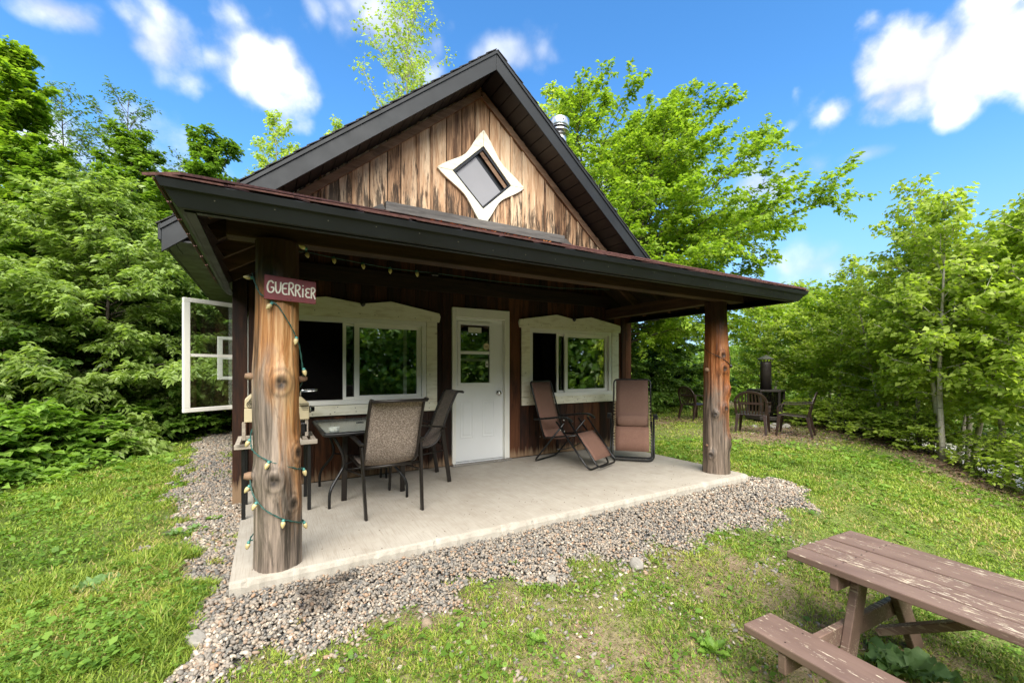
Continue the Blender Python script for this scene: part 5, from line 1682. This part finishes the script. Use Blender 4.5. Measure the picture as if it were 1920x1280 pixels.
def build_grass():
    rg = np.random.RandomState(31)
    cx, cy = .2, -2.98
    Xs = []; Ys = []
    for n, r0, r1 in ((330000, .9, 4.2), (230000, 4.2, 8.5), (150000, 8.5, 17)):
        r = np.sqrt(rg.uniform(r0 ** 2, r1 ** 2, n)); a = rg.uniform(R(-34), R(90), n)
        Xs.append(cx + r * np.sin(a)); Ys.append(cy + r * np.cos(a))
    x = np.concatenate(Xs); y = np.concatenate(Ys)
    g = gravel_mask(x, y); so = soil_mask(x, y)
    clump = vnoise(x, y, 7, 60) * .55 + vnoise(x, y, 18, 61) * .45
    dens = (1 - .82 * so) * (1 - g)
    dens = np.where(clump > .5, dens * 1.25, dens * .72)
    dens += .05 * g * (x < 0) * (vnoise(x, y, 3.5, 62) > .55) * 6 * (clump > .45)
    k = (rg.rand(len(x)) < dens) & ~in_thing(x, y)
    d = (x - 8.35) * .77 - (y + 1.35) * .64
    k &= ~((d > 2.8) & (d < 7.4))
    x, y = x[k], y[k]; n = len(x); clump = clump[k]; so = so[k]
    dist = np.hypot(x - cx, y - cy)
    lush = np.clip(sstep(.3, -.6, x) * .8 + sstep(4.5, 6.5, x) * .25, 0, 1)
    L = (.022 + .018 * rg.rand(n) + .034 * lush * rg.rand(n)) * (.45 + 1.2 * clump) * (1 + .25 * (dist > 6))
    tall = np.exp(-(((x + .22) / .22) ** 2 + ((y + .12) / .28) ** 2)) + .8 * np.exp(-(((x + .45) / .22) ** 2 + ((y - .9) / .5) ** 2))
    L *= 1 + 1.6 * np.clip(tall, 0, 1) * rg.rand(n)
    Wd = (.0038 + .0035 * rg.rand(n)) * np.clip(dist / 3.4, 1, 4.0)
    az = rg.uniform(0, 2 * np.pi, n); lean = rg.uniform(.15, 1.15, n)
    D = np.stack([np.cos(az) * lean, np.sin(az) * lean, np.ones(n)], -1)
    Nn = np.stack([-np.cos(az), -np.sin(az), lean], -1)
    P = np.stack([x, y, terr(x, y) + (vnoise(x, y, 1.7, 3) - .5) * .05 - .004], -1)
    dry = (vnoise(x, y, 2.2, 65) > .72) & (rg.rand(n) < .35)
    tint = np.clip(rg.normal(.42, .18, n) + (vnoise(x, y, 1.6, 66) - .5) * .5 + (vnoise(x, y, 8, 67) - .5) * .38 + (vnoise(x, y, 22, 68) - .5) * .25, 0, 1.05)
    tint = np.where(dry | (rg.rand(n) < .03 + .10 * so), 1.25, tint)
    me = leaves_mesh('grass', P, D, Nn, L, Wd, tint, M['grass'], droop=.35, fold=.0)
    tag(link_mesh('grass', me), kind='stuff')
    # clover and small broad leaves lying low in the turf
    n0 = 330000
    r = np.sqrt(rg.uniform(.8 ** 2, 9.0 ** 2, n0)); r = np.where(rg.rand(n0) < .55, rg.uniform(.9, 4.5, n0), r); a = rg.uniform(R(-26), R(86), n0)
    x = cx + r * np.sin(a); y = cy + r * np.cos(a)
    patch = vnoise(x, y, 3.2, 70) * .6 + vnoise(x, y, 10, 71) * .4
    dens = (1 - gravel_mask(x, y)) * (1 - .75 * soil_mask(x, y)) * sstep(.36, .62, patch) * np.clip(.40 + .6 * (x < 0) + .1 * (x > 4), 0, 1)
    k = (rg.rand(n0) < dens * .85) & ~in_thing(x, y)
    x, y = x[k], y[k]; n = len(x); dist = np.hypot(x - cx, y - cy)
    L = rg.uniform(.009, .021, n) * (1 + rg.uniform(.6, 2.0, n) * (rg.rand(n) < .14)) * np.clip(dist / 4.0, 1, 2.2)
    az = rg.uniform(0, 2 * np.pi, n); up = rg.uniform(-.1, .75, n)
    D = np.stack([np.cos(az), np.sin(az), up], -1)
    Nn = np.stack([rg.normal(0, .3, n), rg.normal(0, .3, n), np.ones(n)], -1)
    lush = sstep(.3, -.6, x)
    P = np.stack([x, y, terr(x, y) + (vnoise(x, y, 1.7, 3) - .5) * .05 + rg.uniform(.006, .034, n) * (1 + .6 * lush)], -1)
    tint = np.clip(rg.normal(.42, .18, n) + (vnoise(x, y, 2.0, 72) - .5) * .4, 0, .96)
    me = leaves_mesh('clover', P, D, Nn, L, L * rg.uniform(.6, .95, n), tint, M['leaf_weed'], droop=.1, fold=.12)
    tag(link_mesh('clover', me), kind='stuff')


build_grass()


def build_weeds():
    rg = np.random.RandomState(55); n0 = 60000
    x = rg.uniform(-4.2, .2, n0); y = rg.uniform(3.2, 9.3, n0)
    edge = np.interp(y, [3.2, 4.64, 5.28, 6.7, 8.5, 9.3], [-2.9, -2.55, -2.3, -2.1, -1.7, -.5])
    d = x - edge + (vnoise(x, y, 2.2, 81) - .5) * 1.0
    k = (rg.rand(n0) < np.where(d < 0, .55, np.exp(-d / .22) * .55)) & (gravel_mask(x, y) < .3)
    x, y, d = x[k], y[k], d[k]; n = len(x)
    top = np.clip(.10 + .22 * vnoise(x, y, 3, 82) - d * .12, .05, .42)
    az = rg.uniform(0, 6.28, n)
    D = np.stack([np.cos(az), np.sin(az), rg.uniform(-.35, .35, n)], -1); Nn = np.stack([rg.normal(0, .35, n), rg.normal(0, .35, n) - .15, np.ones(n)], -1)
    P = np.stack([x, y, terr(x, y) + top * rg.uniform(.3, 1, n) ** .6], -1)
    L = rg.uniform(.035, .10, n) * np.where(rg.rand(n) < .08, 1.9, 1)
    me = leaves_mesh('weeds', P, D, Nn, L, L * rg.uniform(.4, .85, n), np.clip(rg.normal(.48, .2, n) + (vnoise(x, y, 2.5, 83) - .5) * .5, 0, .95), M['leaf_weed'], droop=.2)
    tag(link_mesh('weeds', me), kind='stuff')


build_weeds()


def build_mulch():
    rg = np.random.RandomState(77); n0 = 16000
    x = rg.uniform(7.3, 12.5, n0); y = rg.uniform(-2, 4.8, n0)
    d = (x - 8.35) * .77 - (y + 1.35) * .64
    keep = np.exp(-((d - .2) / .5) ** 2) + .5 * np.exp(-(((x - 8.9) / 1.3) ** 2 + ((y - 1.6) / .9) ** 2)) + .6 * np.exp(-(((x - 8.7) / 1.6) ** 2 + ((y - 4.1) / .6) ** 2))
    k = rg.rand(n0) < keep; x, y = x[k], y[k]; n = len(x)
    big = np.ones(n)
    # dry thatch and crumbs in the thin front turf
    m0 = 26000
    xf = rg.uniform(-.4, 5.5, m0); yf = rg.uniform(-2.5, -.4, m0)
    kf = rg.rand(m0) < soil_mask(xf, yf) * (1 - gravel_mask(xf, yf)) * .8
    xf, yf = xf[kf], yf[kf]
    x = np.concatenate([x, xf]); y = np.concatenate([y, yf]); big = np.concatenate([big, np.full(len(xf), .34)]); n = len(x)
    az = rg.uniform(0, 6.28, n)
    D = np.stack([np.cos(az), np.sin(az), rg.uniform(-.2, .4, n)], -1); Nn = np.stack([rg.normal(0, .4, n), rg.normal(0, .4, n), np.ones(n)], -1)
    P = np.stack([x, y, terr(x, y) + rg.uniform(.01, .035, n) * big], -1)
    me = leaves_mesh('wood_chips', P, D, Nn, rg.uniform(.04, .09, n) * big, rg.uniform(.012, .03, n) * big, rg.rand(n), M['mulch'])
    tag(link_mesh('wood_chips', me), kind='stuff')


build_mulch()


# ------------------------------------------------------------------ trees
def grow(H, r0, nb, hmin, spread, elev, seed, lean=(0, 0), droop=.1, twigs=14, twl=.35, leaves=16, llen=.09, lwid=.5, flat=.5, hang=.3, asym=(0, 0), top_open=1.0, lratio=.8, stems=1, jit=.25, tdrop=.1):
    """-> trunk MB, leaf arrays.  spread(h01)->branch length, elev(h01)->degrees; flat: how level the leaves lie; hang: how much leaf tips point down"""
    rg = np.random.RandomState(seed); tk = MB()
    TB = []; TD = []; TL = []
    for st in range(stems):
        off = Vector((0, 0, 0)); ln = Vector((lean[0], lean[1], 0)); hh = H
        if stems > 1:
            an = st * 2 * math.pi / stems + rg.rand(); ln = ln + Vector((math.cos(an), math.sin(an), 0)) * (.10 + .12 * rg.rand()); off = Vector((math.cos(an), math.sin(an), 0)) * .08; hh = H * (1 if st == 0 else rg.uniform(.72, .97))
        pts = []; nseg = 12; ph = rg.rand(4) * 6.28
        for i in range(nseg + 1):
            q = i / nseg
            pts.append(off + ln * hh * q ** 1.3 + Vector((math.sin(q * 5 + ph[0]) * .05 * hh * .12, math.sin(q * 6 + ph[1]) * .05 * hh * .12, hh * q)))
        tk.tube(pts, [r0 * (1 - .93 * (i / nseg) ** .9) for i in range(nseg + 1)], 8)
        nbs = max(6, nb // stems)
        for b in range(nbs):
            q = hmin + (1 - hmin) * ((b + rg.rand() * .8) / nbs); q = min(q, .985)
            i = min(int(q * nseg), nseg - 1); base = pts[i].lerp(pts[i + 1], q * nseg - i)
            h01 = (q - hmin) / (1 - hmin)
            az = b * 2.39996 + rg.rand() * .7 + st
            Lb = spread(h01) * rg.uniform(1 - jit, 1 + jit) * (1 + asym[0] * math.cos(az - asym[1]))
            if Lb < .08: continue
            el = R(elev(h01) + rg.normal() * 7)
            d = Vector((math.cos(az) * math.cos(el), math.sin(az) * math.cos(el), math.sin(el)))
            bp = []; ns = 6
            wob = rg.normal(size=3) * .05
            for k in range(ns + 1):
                u = k / ns
                bp.append(base + d * Lb * u + Vector((wob[0], wob[1], 0)) * Lb * math.sin(u * 3) + Vector((0, 0, -droop * Lb * u * u)))
            rb = r0 * .30 * (1 - .7 * q) * min(1, Lb / 1.0 + .25)
            tk.tube(bp, [max(.0035, rb * (1 - .85 * k / ns)) for k in range(ns + 1)], 5)
            nt = max(3, int(twigs * (.45 + .55 * Lb / max(spread(.35), .2))))
            us = np.sort(rg.uniform(.14 if Lb > .5 else 0, 1.0, nt))
            for t_i, u in enumerate(us):
                f = u * ns; k = min(int(f), ns - 1); p = bp[k].lerp(bp[k + 1], f - k); td = (bp[k + 1] - bp[k]).normalized()
                side = td.cross(Vector((0, 0, 1)))
                side = side.normalized() if side.length > .1 else Vector((1, 0, 0))
                upv = side.cross(td)
                roll = rg.normal() * (1 - flat) * 1.3
                s_ = (1 if t_i % 2 else -1)
                ang = rg.uniform(.45, 1.05)
                dd = td * math.cos(ang) + (side * math.cos(roll) * s_ + upv * math.sin(roll)) * math.sin(ang)
                TB.append(tuple(p)); TD.append(tuple(dd)); TL.append(twl * Lb * (1.15 - .6 * u) * rg.uniform(.6, 1.25) + .10)
            TB.append(tuple(bp[-2])); TD.append(tuple((bp[-1] - bp[-2]).normalized())); TL.append(Lb / ns + .12)
    TB, TD, TL = np.array(TB), np.array(TD), np.array(TL); nT = len(TB)
    # thin twigs as three-sided sticks
    a = np.cross(TD, [0, 0, 1.0]); a /= np.maximum(np.linalg.norm(a, axis=1), 1e-5)[:, None]; bb = np.cross(TD, a)
    cnt = np.maximum(3, (leaves * TL / max(TL.mean(), .05)).astype(int)); cnt = np.minimum(cnt, leaves * 3)
    idx = np.repeat(np.arange(nT), cnt); n = len(idx)
    u = rg.rand(n) ** .75
    tdr = tdrop * TL[idx] * u ** 2
    P = TB[idx] + TD[idx] * (TL[idx] * u)[:, None]; P[:, 2] -= tdr
    P += rg.normal(0, .035 * min(1, H / 4), (n, 3))
    sgn = np.where(rg.rand(n) < .5, -1, 1)[:, None]
    D = TD[idx] * rg.uniform(.2, 1.0, n)[:, None] + a[idx] * sgn * rg.uniform(.4, 1.0, n)[:, None] * -1 + rg.normal(0, .25, (n, 3))
    D[:, 2] = D[:, 2] * .5 - hang * rg.uniform(.3, 1.2, n)
    Nn = rg.normal(0, 1, (n, 3)) * (1 - flat) + np.array([0, 0, 1.0]) * (.35 + flat)
    L = llen * rg.uniform(.6, 1.2, n)
    tint = np.clip(rg.normal(.42, .17, n) + .0, 0, .99)
    return tk, (TB, TD, TL, a, bb, tdrop), (P, D, Nn, L, L * lwid * rg.uniform(.8, 1.2, n), tint)


def twig_mesh(tk, tw, r):
    TB, TD, TL, a, bb, tdrop = tw; n = len(TB)
    b0 = len(tk.v)
    E = TB + TD * TL[:, None]; E[:, 2] -= tdrop * TL
    for i in range(n):
        p = TB[i]; e = E[i]; A = a[i] * r; B = bb[i] * r
        b = len(tk.v)
        tk.v += [tuple(p + A), tuple(p - A * .5 + B * .87), tuple(p - A * .5 - B * .87), tuple(e)]
        tk.f += [(b, b + 1, b + 3), (b + 1, b + 2, b + 3), (b + 2, b, b + 3)]


def make_tree(name, label, cat, x, y, mat, bark, group=None, z=None, rz=0.0, twr=.005, **kw):
    tk, tw, lv = grow(**kw)
    twig_mesh(tk, tw, twr)
    t = empty(name, (x, y, T(x, y) - .03 if z is None else z), rz)
    tag(t, label, cat, group)
    link_mesh('trunk', tk.mesh('trunk', M[bark], True), None, t)
    link_mesh('crown', leaves_mesh('crown', *lv, M[mat]), None, t)
    return t


def copy_tree(src, x, y, rz, sc, label=None, group=None, z=None):
    c = src.copy(); COL.objects.link(c); c.location = (x, y, T(x, y) - .03 if z is None else z); c.rotation_euler = (0, 0, rz); c.scale = (sc[0], sc[0], sc[1])
    if label: c['label'] = label
    if group: c['group'] = group
    for ch in src.children:
        q = ch.copy(); COL.objects.link(q); q.parent = c
    return c


prof_round = lambda s: (lambda h: s * (math.sin(math.pi * (.12 + .86 * h) ** .85) * .9 + .10))
prof_cone = lambda s: (lambda h: s * (1.0 - .88 * h) ** .8 * (.55 + .45 * min(1, h * 4)))

# left group ------------------------------------------------------------------------------------
G1 = 'trees along the left edge of the clearing'
cherry = make_tree('cherry_tree', 'broad layered tree with drooping pale green leaves left of the cabin', 'tree', -2.5, 8.05, 'leaf_cherry', 'bark', G1,
    H=4.75, r0=.06, nb=84, hmin=.10, spread=lambda h: 2.35 * (1 - h) ** .55 * (.75 + .25 * min(1, h * 5)) + .15, elev=lambda h: 8 + 38 * h, seed=3, droop=.13, jit=.4, twigs=18, twl=.30, leaves=44, llen=.125, lwid=.42, flat=.6, hang=.42, tdrop=.2)
cherry2 = make_tree('cherry_tree', 'low leafy sapling with layered dull green leaves at the far left edge', 'tree', -3.75, 7.7, 'leaf_dark', 'bark', G1,
    H=2.9, r0=.04, nb=44, hmin=.05, spread=lambda h: 1.7 * (1 - h) ** .5 + .1, elev=lambda h: 8 + 30 * h, seed=4, droop=.14, twigs=13, twl=.28, leaves=34, llen=.13, lwid=.5, flat=.6, hang=.4, tdrop=.25)
copy_tree(cherry2, -1.30, 9.2, 2.0, (1.05, 1.1), 'bushy dark sapling seen through the open casement sash')
copy_tree(cherry2, -2.9, 9.9, 4.0, (1.2, 1.2), 'shaded dark sapling standing behind the broad layered tree')
maple = make_tree('maple_tree', 'tall dense bright green tree at the left margin of the photograph', 'tree', -4.95, 11.4, 'leaf_light', 'bark', G1,
    H=8.75, r0=.11, nb=60, hmin=.16, spread=lambda h: 2.1 * (1 - h) ** .6 * (.7 + .3 * min(1, h * 4)) + .15, elev=lambda h: 20 + 42 * h, seed=7, droop=.05, twigs=16, twl=.26, leaves=40, llen=.15, lwid=.62, flat=.6, hang=.35)
dense = make_tree('alder_tree', 'dense mid green tree rising behind the left corner of the porch roof', 'tree', -1.35, 12.6, 'leaf_mid', 'bark', G1,
    H=8.3, r0=.10, nb=58, hmin=.14, spread=lambda h: 2.15 * (1 - h) ** .55 * (.75 + .25 * min(1, h * 4)) + .12, elev=lambda h: 18 + 40 * h, seed=8, droop=.05, jit=.45, twigs=16, twl=.28, leaves=38, llen=.14, lwid=.60, flat=.55, hang=.3)
copy_tree(dense, -3.05, 12.2, 1.1, (1.05, .92), 'mid green tree directly behind the broad layered tree')
copy_tree(dense, -4.3, 10.6, 2.3, (1.0, .74), 'shadowy mid green tree below the airy grey green tree')
copy_tree(dense, -7.4, 12.6, 3.9, (1.2, .85), 'full green tree mostly outside the left edge')
airy = make_tree('willow_tree', 'airy grey green tree with thin open crown between the bright tree and the cabin', 'tree', -3.5, 14.2, 'leaf_dark', 'bark', G1,
    H=9.7, r0=.09, nb=46, hmin=.30, spread=lambda h: 2.0 * (1 - h) ** .5 * (.6 + .4 * min(1, h * 3)) + .2, elev=lambda h: 32 + 25 * h, seed=12, droop=.05, twigs=11, twl=.36, leaves=16, llen=.11, lwid=.42, flat=.35, hang=.45)
copy_tree(airy, -2.3, 14.6, 2.5, (1.0, .85), 'lower airy tree with sparse leaves against the pale sky left of the roof')
copy_tree(airy, -4.9, 13.9, 4.1, (.95, .95), 'slim airy tree behind the bright tree at the left margin')
G2 = 'trees behind the cabin roof'
sap = make_tree('aspen_tree', 'slender pointed tree top showing above the left slope of the roof', 'tree', .45, 13.2, 'leaf_birch', 'bark_birch', G2,
    H=9.9, r0=.07, nb=52, hmin=.25, spread=lambda h: 2.1 * (1 - h) ** .7 + .15, elev=lambda h: 40 + 20 * h, seed=15, droop=.04, twigs=12, twl=.34, leaves=20, llen=.12, lwid=.55, flat=.35, hang=.4)
copy_tree(sap, 2.30, 13.2, 1.9, (.8, 1.03), 'small tree tip just showing over the middle of the left roof slope')
birch_b = make_tree('birch_tree', 'tall airy birch standing alone against the clouds behind the roof ridge', 'tree', 4.55, 11.9, 'leaf_birch', 'bark_birch', G2,
    H=14.1, r0=.10, nb=74, hmin=.42, spread=lambda h: 1.9 * math.sin(math.pi * (.10 + .80 * h)) ** .8 + .25, elev=lambda h: 40 + 28 * h, seed=19, droop=.03, twigs=12, twl=.34, leaves=10, llen=.115, lwid=.58, flat=.25, hang=.5, jit=.4)
# right group -------------------------------------------------------------------------------------
G3 = 'trees right of the cabin'
beech = make_tree('beech_tree', 'big spreading bright green tree with layered boughs right of the stove pipe', 'tree', 8.45, 5.65, 'leaf_light', 'bark', G3,
    H=9.0, r0=.12, nb=185, hmin=.235, spread=lambda h: (3.3 * (1 - h) ** .62 * (.8 + .2 * min(1, h * 3)) + .22), elev=lambda h: 8 + 55 * h ** 1.1, seed=23, droop=.05, jit=.33, twigs=19, twl=.24, leaves=40, llen=.115, lwid=.55, flat=.5, hang=.28, asym=(.38, R(-32)), stems=3, lean=(.01, .0))
copy_tree(sap, 8.0, 7.9, .8, (1.25, 1.02), 'pointed lighter tree behind the stove pipe')
copy_tree(dense, 7.6, 8.6, 5.0, (1.15, .80), 'dark green tree hidden low behind the right roof slope')
copy_tree(cherry2, 7.7, 5.6, 1.0, (.95, .90), 'dark bush beyond the porch between wall corner and right log post')
copy_tree(cherry2, 9.6, 7.2, 2.7, (1.15, 1.0), 'shady bush behind the half hidden resin chair')
copy_tree(cherry2, 12.0, 7.0, 3.6, (1.1, .95), 'green bush directly behind the mesh fireplace')
copy_tree(cherry2, 10.6, 9.2, 5.1, (1.4, 1.2), 'tall dark bush in the deep shade beyond the porch')
G4 = 'young birches along the right bank'
by = make_tree('birch_tree', 'young multi-stemmed birch with large bright leaves on the bank, tallest of the right hand row', 'tree', 9.35, -.62, 'leaf_birch', 'bark_birch', G4,
    H=4.45, r0=.045, nb=58, hmin=.25, spread=lambda h: 1.0 * (1 - h) ** .55 * (.55 + .45 * min(1, h * 3)) + .12, elev=lambda h: 22 + 40 * h, seed=29, droop=.05, twigs=11, twl=.34, leaves=16, llen=.085, lwid=.72, flat=.35, hang=.55, stems=2)
by2 = make_tree('birch_tree', 'young birch with a straight pale trunk cut by the right edge', 'tree', 9.15, -1.62, 'leaf_birch', 'bark_birch', G4,
    H=4.0, r0=.04, nb=46, hmin=.25, spread=lambda h: .85 * (1 - h) ** .5 * (.55 + .45 * min(1, h * 3)) + .12, elev=lambda h: 20 + 42 * h, seed=31, droop=.05, twigs=11, twl=.34, leaves=16, llen=.085, lwid=.72, flat=.35, hang=.55)
for i, (x, y, rz, s, lab) in enumerate((
    (10.9, .55, 1.0, (.95, .80), 'slim young birch leaning beside the tallest birch on the bank'),
    (12.2, 1.05, 2.2, (1.0, .86), 'young birch with two thin trunks midway along the right bank'),
    (13.4, 2.3, 3.9, (1.1, .82), 'pale leaved young birch right of the side-on resin chair'),
    (12.4, 3.7, 5.1, (1.1, .84), 'branching small birch just behind the fireplace chimney'),
    (15.6, 3.6, .4, (1.3, 1.10), 'yellowish birch beyond the right corner of the porch roof'),
    (14.6, .9, 2.9, (1.2, 1.15), 'far birch seen through the right hand row'),
    (16.5, 6.0, 4.4, (1.4, 1.05), 'hazy light green birch below the porch roof tip'),
    (10.05, -.15, .9, (1.0, .92), 'young birch crowding close against the tallest birch'),
    (11.2, -.5, 3.3, (1.15, .98), 'full crowned birch low on the bank behind the tallest birch'),
    (11.7, 1.7, 1.4, (1.1, .78), 'small leafy birch beside the mulch strip'),
    (9.75, -1.35, 5.0, (1.1, .95), 'birch filling the space between the tallest birch and the right edge'),
    (13.0, 2.9, 2.0, (1.2, .84), 'thin stemmed birch right behind the fireplace'),
    (12.6, .1, 4.6, (1.25, 1.05), 'second row birch low behind the two thin trunks'),
    (14.0, 1.9, .2, (1.3, 1.02), 'second row birch near the middle of the right bank'))):
    copy_tree(by if i % 2 == 0 else by2, x, y, rz, s, lab, z=T(x, y) - .03 if i not in (4, 5, 6, 8, 12, 13) else max(T(x, y), -.8))


# undergrowth on both edges: leafy bushes one by one
G5 = 'leafy bushes at the edge of the lawn'
bush = make_tree('raspberry_bush', 'low broad leaved bush under the left trees nearest the cabin corner', 'bush', -1.2, 7.9, 'leaf_weed', 'bark', G5,
    H=.75, r0=.012, nb=60, hmin=.05, spread=lambda h: .55 * (1 - h) ** .4 + .06, elev=lambda h: 22 + 30 * h, seed=41, droop=.15, twigs=5, twl=.35, leaves=9, llen=.12, lwid=.75, flat=.8, hang=.2, stems=5, twr=.003)
rg = random.Random(17)
spots = [(-1.9, 8.0), (-2.1, 7.3), (-2.5, 6.8), (-2.35, 6.1), (-2.9, 6.0), (-2.7, 5.4), (-3.2, 5.3), (-3.0, 4.7), (-3.5, 6.6), (-1.5, 8.6), (-.75, 8.9), (-3.3, 4.1), (-2.9, 7.5)]
labs = ['low bush second from the cabin corner under the left trees', 'low bush at the lawn edge below the broad layered tree', 'knee high bush at the middle of the left lawn edge', 'ragged low bush spilling on to the left lawn', 'leafy bush just behind the ragged low bush', 'low bush with big leaves near the left edge', 'low bush touching the left edge of the picture',
        'nearest low bush at the left edge of the lawn', 'shaded low bush under the far left sapling', 'low bush in the dark below the open casement', 'low bush at the far end of the side gravel', 'bush cut off by the left edge beside the lawn', 'low bush in the shade of the layered tree trunk']
for (x, y), lab in zip(spots, labs):
    copy_tree(bush, x, y, rg.uniform(0, 6), (rg.uniform(.85, 1.25), rg.uniform(.7, 1.1)), lab, G5)
bush_r = make_tree('dogwood_bush', 'small lime green bush at the near end of the right bank', 'bush', 8.75, -1.75, 'leaf_birch', 'bark', 'low bushes along the right bank',
    H=.8, r0=.010, nb=50, hmin=.05, spread=lambda h: .5 * (1 - h) ** .4 + .06, elev=lambda h: 30 + 30 * h, seed=43, droop=.12, twigs=6, twl=.4, leaves=7, llen=.075, lwid=.65, flat=.5, hang=.2, stems=5, twr=.003)
spots = [(10.4, 1.0), (10.9, 1.7), (11.4, 2.3), (9.9, .1), (9.5, -.4), (12.0, 3.6), (9.2, -1.2), (10.8, .6), (11.8, 1.2)]
labs = ['low bush behind the mulch near the side-on resin chair', 'low bush beside the fireplace on the right', 'low bush close behind the fireplace tray', 'low bush at the foot of the pale birch trunks', 'low bush below the tallest birch', 'light green bush left of the fireplace', 'low bush at the right edge below the birch trunk', 'low bush half way down the right bank', 'low bush on the lower slope of the right bank']
for (x, y), lab in zip(spots, labs):
    copy_tree(bush_r, x, y, rg.uniform(0, 6), (rg.uniform(.8, 1.2), rg.uniform(.6, .9)), lab, 'low bushes along the right bank')


# ------------------------------------------------------------------ far woods: one leafy mass behind everything (also mirrored in the windows)
def build_woods():
    rg = np.random.RandomState(90)
    Ps = []; Ns = []
    def crown(x, y, z0, h, w, n):
        q = rg.rand(n) ** .8
        rad = w * np.sqrt(np.clip(1 - ((q - .42) / .60) ** 2, .02, 1)) * (1 + .25 * np.sin(q * 19 + rg.rand() * 6))
        a = rg.uniform(0, 6.283, n); rr = rad * np.sqrt(rg.uniform(.25, 1, n)) * (1 + .18 * np.sin(a * 5 + q * 9 + rg.rand() * 6))
        P = np.stack([x + rr * np.cos(a), y + rr * np.sin(a), z0 + h * q], -1)
        Ps.append(P); Ns.append(np.stack([np.cos(a) * .5, np.sin(a) * .5, .8 + 0 * a], -1) + rg.normal(0, .5, (n, 3)))
    for i in range(20):      # behind the left trees
        x = -10 + i * .72 + rg.normal() * .3; crown(x, 16.5 + rg.normal() * 1.2 + abs(i - 12) * .0, -.2, rg.uniform(6, 8.2) - (2.0 if i > 14 else 0), rg.uniform(1.6, 2.3), 2600)
    for i in range(12):
        x = -7.5 + i * .62; crown(x, 13.0 + rg.normal() * .5, -.2, rg.uniform(3.2, 4.4), 1.4, 2400)
    for i in range(14):
        x = 8.0 + i * 1.25; crown(x, 11.0 - i * .12 + rg.normal() * .5, -.6, rg.uniform(2.6, 3.4) if i > 3 else 4.4, rg.uniform(1.3, 1.9), 2300)
    for i in range(16):      # beyond the lower road on the right
        a = R(50 + i * 3.2); crown(.2 + 24 * math.sin(a), -3 + 24 * math.cos(a), -1.6, rg.uniform(3.4, 5.0), rg.uniform(1.9, 2.8), 1800)
    for i in range(16):      # the wood goes on beyond the left edge
        crown(-8.6 - 1.2 * (i % 2) + rg.normal() * .3, -3.5 + i * 1.15, -.4, rg.uniform(5.0, 7.5), rg.uniform(1.6, 2.2), 1800)
    near = len(Ps)
    for i in range(34):      # round behind the photographer, mirrored in the panes
        a = R(95 + i * 5.5); rr_ = 12.5 + 2.2 * (i % 3); crown(1.5 + rr_ * math.sin(a), -3 + rr_ * math.cos(a), -1.0, rg.uniform(6.0, 8.5), rg.uniform(2.2, 3.0), 3600)
    P = np.concatenate(Ps); Nn = np.concatenate(Ns); n = len(P)
    D = rg.normal(0, 1, (n, 3)); D[:, 2] = D[:, 2] * .4 - .4
    big = np.concatenate([np.full(len(p), 1.0 if i < near else 1.7) for i, p in enumerate(Ps)])
    L = rg.uniform(.13, .27, n) * big
    tint = np.clip(rg.normal(.40, .2, n) + np.sin(P[:, 0] * 1.1) * .06, 0, 1)
    me = leaves_mesh('far_woods', P, D, Nn, L, L * .62, tint, M['leaf_mid'])
    tag(link_mesh('far_woods', me), kind='stuff')


build_woods()


# ------------------------------------------------------------------ single broad plants in the turf
def broad_plant(name, label, cat, x, y, n, ln, wd, seed, mat, el=(.35, .8), leafname='leaf'):
    rg = random.Random(seed)
    c = empty(name, (x, y, T(x, y)))
    tag(c, label, cat)
    for i in range(n):
        a = i * 2.4 + rg.uniform(-.4, .4); e = rg.uniform(*el); L = ln * rg.uniform(.65, 1.1); w = wd * rg.uniform(.8, 1.15)
        d = Vector((math.cos(a), math.sin(a), 0)); s = Vector((-math.sin(a), math.cos(a), 0))
        rows = []; m = 8
        for k in range(m + 1):
            u = k / m
            base = d * (L * (.18 + .82 * u) * math.cos(e)) + Vector((0, 0, L * (math.sin(e) * (1.15 * u + .12) - .75 * u * u * math.sin(e) - .05 * u)))
            ww = w * (math.sin(math.pi * min(1, (u * .93 + .04)) ** .75) ** .8) * .5
            row = []
            for q in range(-3, 4):
                f = q / 3
                ruff = .22 * w * math.sin(u * 19 + q * 2.0 + i) * abs(f) ** 1.3
                row.append(base + s * ww * f * (1 + .10 * math.sin(u * 23 + i)) + Vector((0, 0, .20 * w * abs(f) + ruff * .6)))
            rows.append(row)
        g_ = MB().grid(rows)
        g_.tube([(0, 0, .004), tuple(d * (L * .2 * math.cos(e)) + Vector((0, 0, L * .13 * math.sin(e) + .01)))], .004, 5)
        o_ = g_.build(leafname, mat, c, smooth=True)
        at = o_.data.attributes.new('tint', 'FLOAT', 'FACE'); v = rg.uniform(.25, .7); at.data.foreach_set('value', [v + .06 * math.sin(j * 1.7) for j in range(len(o_.data.polygons))])


broad_plant('burdock_plant', 'big leaved burdock growing under the picnic table', 'plant', 3.36, -2.02, 12, .25, .16, 1, M['leaf_burdock'], (.2, .85))
broad_plant('dock_plant', 'bright narrow leaved dock plant in the turf left of the picnic bench', 'plant', 2.42, -1.45, 8, .14, .055, 2, M['leaf_weed'], (.4, 1.1))
broad_plant('plantain_plant', 'small rosette weed in the front turf below the gravel', 'plant', 1.5, -1.0, 8, .085, .04, 3, M['leaf_weed'])
broad_plant('burdock_plant', 'grey green large leaved plant low in the left lawn', 'plant', -.72, .62, 6, .15, .12, 4, M['leaf_burdock'], (.1, .5))
broad_plant('plantain_plant', 'pale broad leaved weed at the edge of the left gravel', 'plant', -.42, 1.55, 5, .13, .09, 5, M['leaf_burdock'], (.1, .5))
broad_plant('plantain_plant', 'green weed rosette among the side gravel near the slab', 'plant', -.22, 1.75, 7, .10, .045, 6, M['leaf_weed'], (.3, .9))
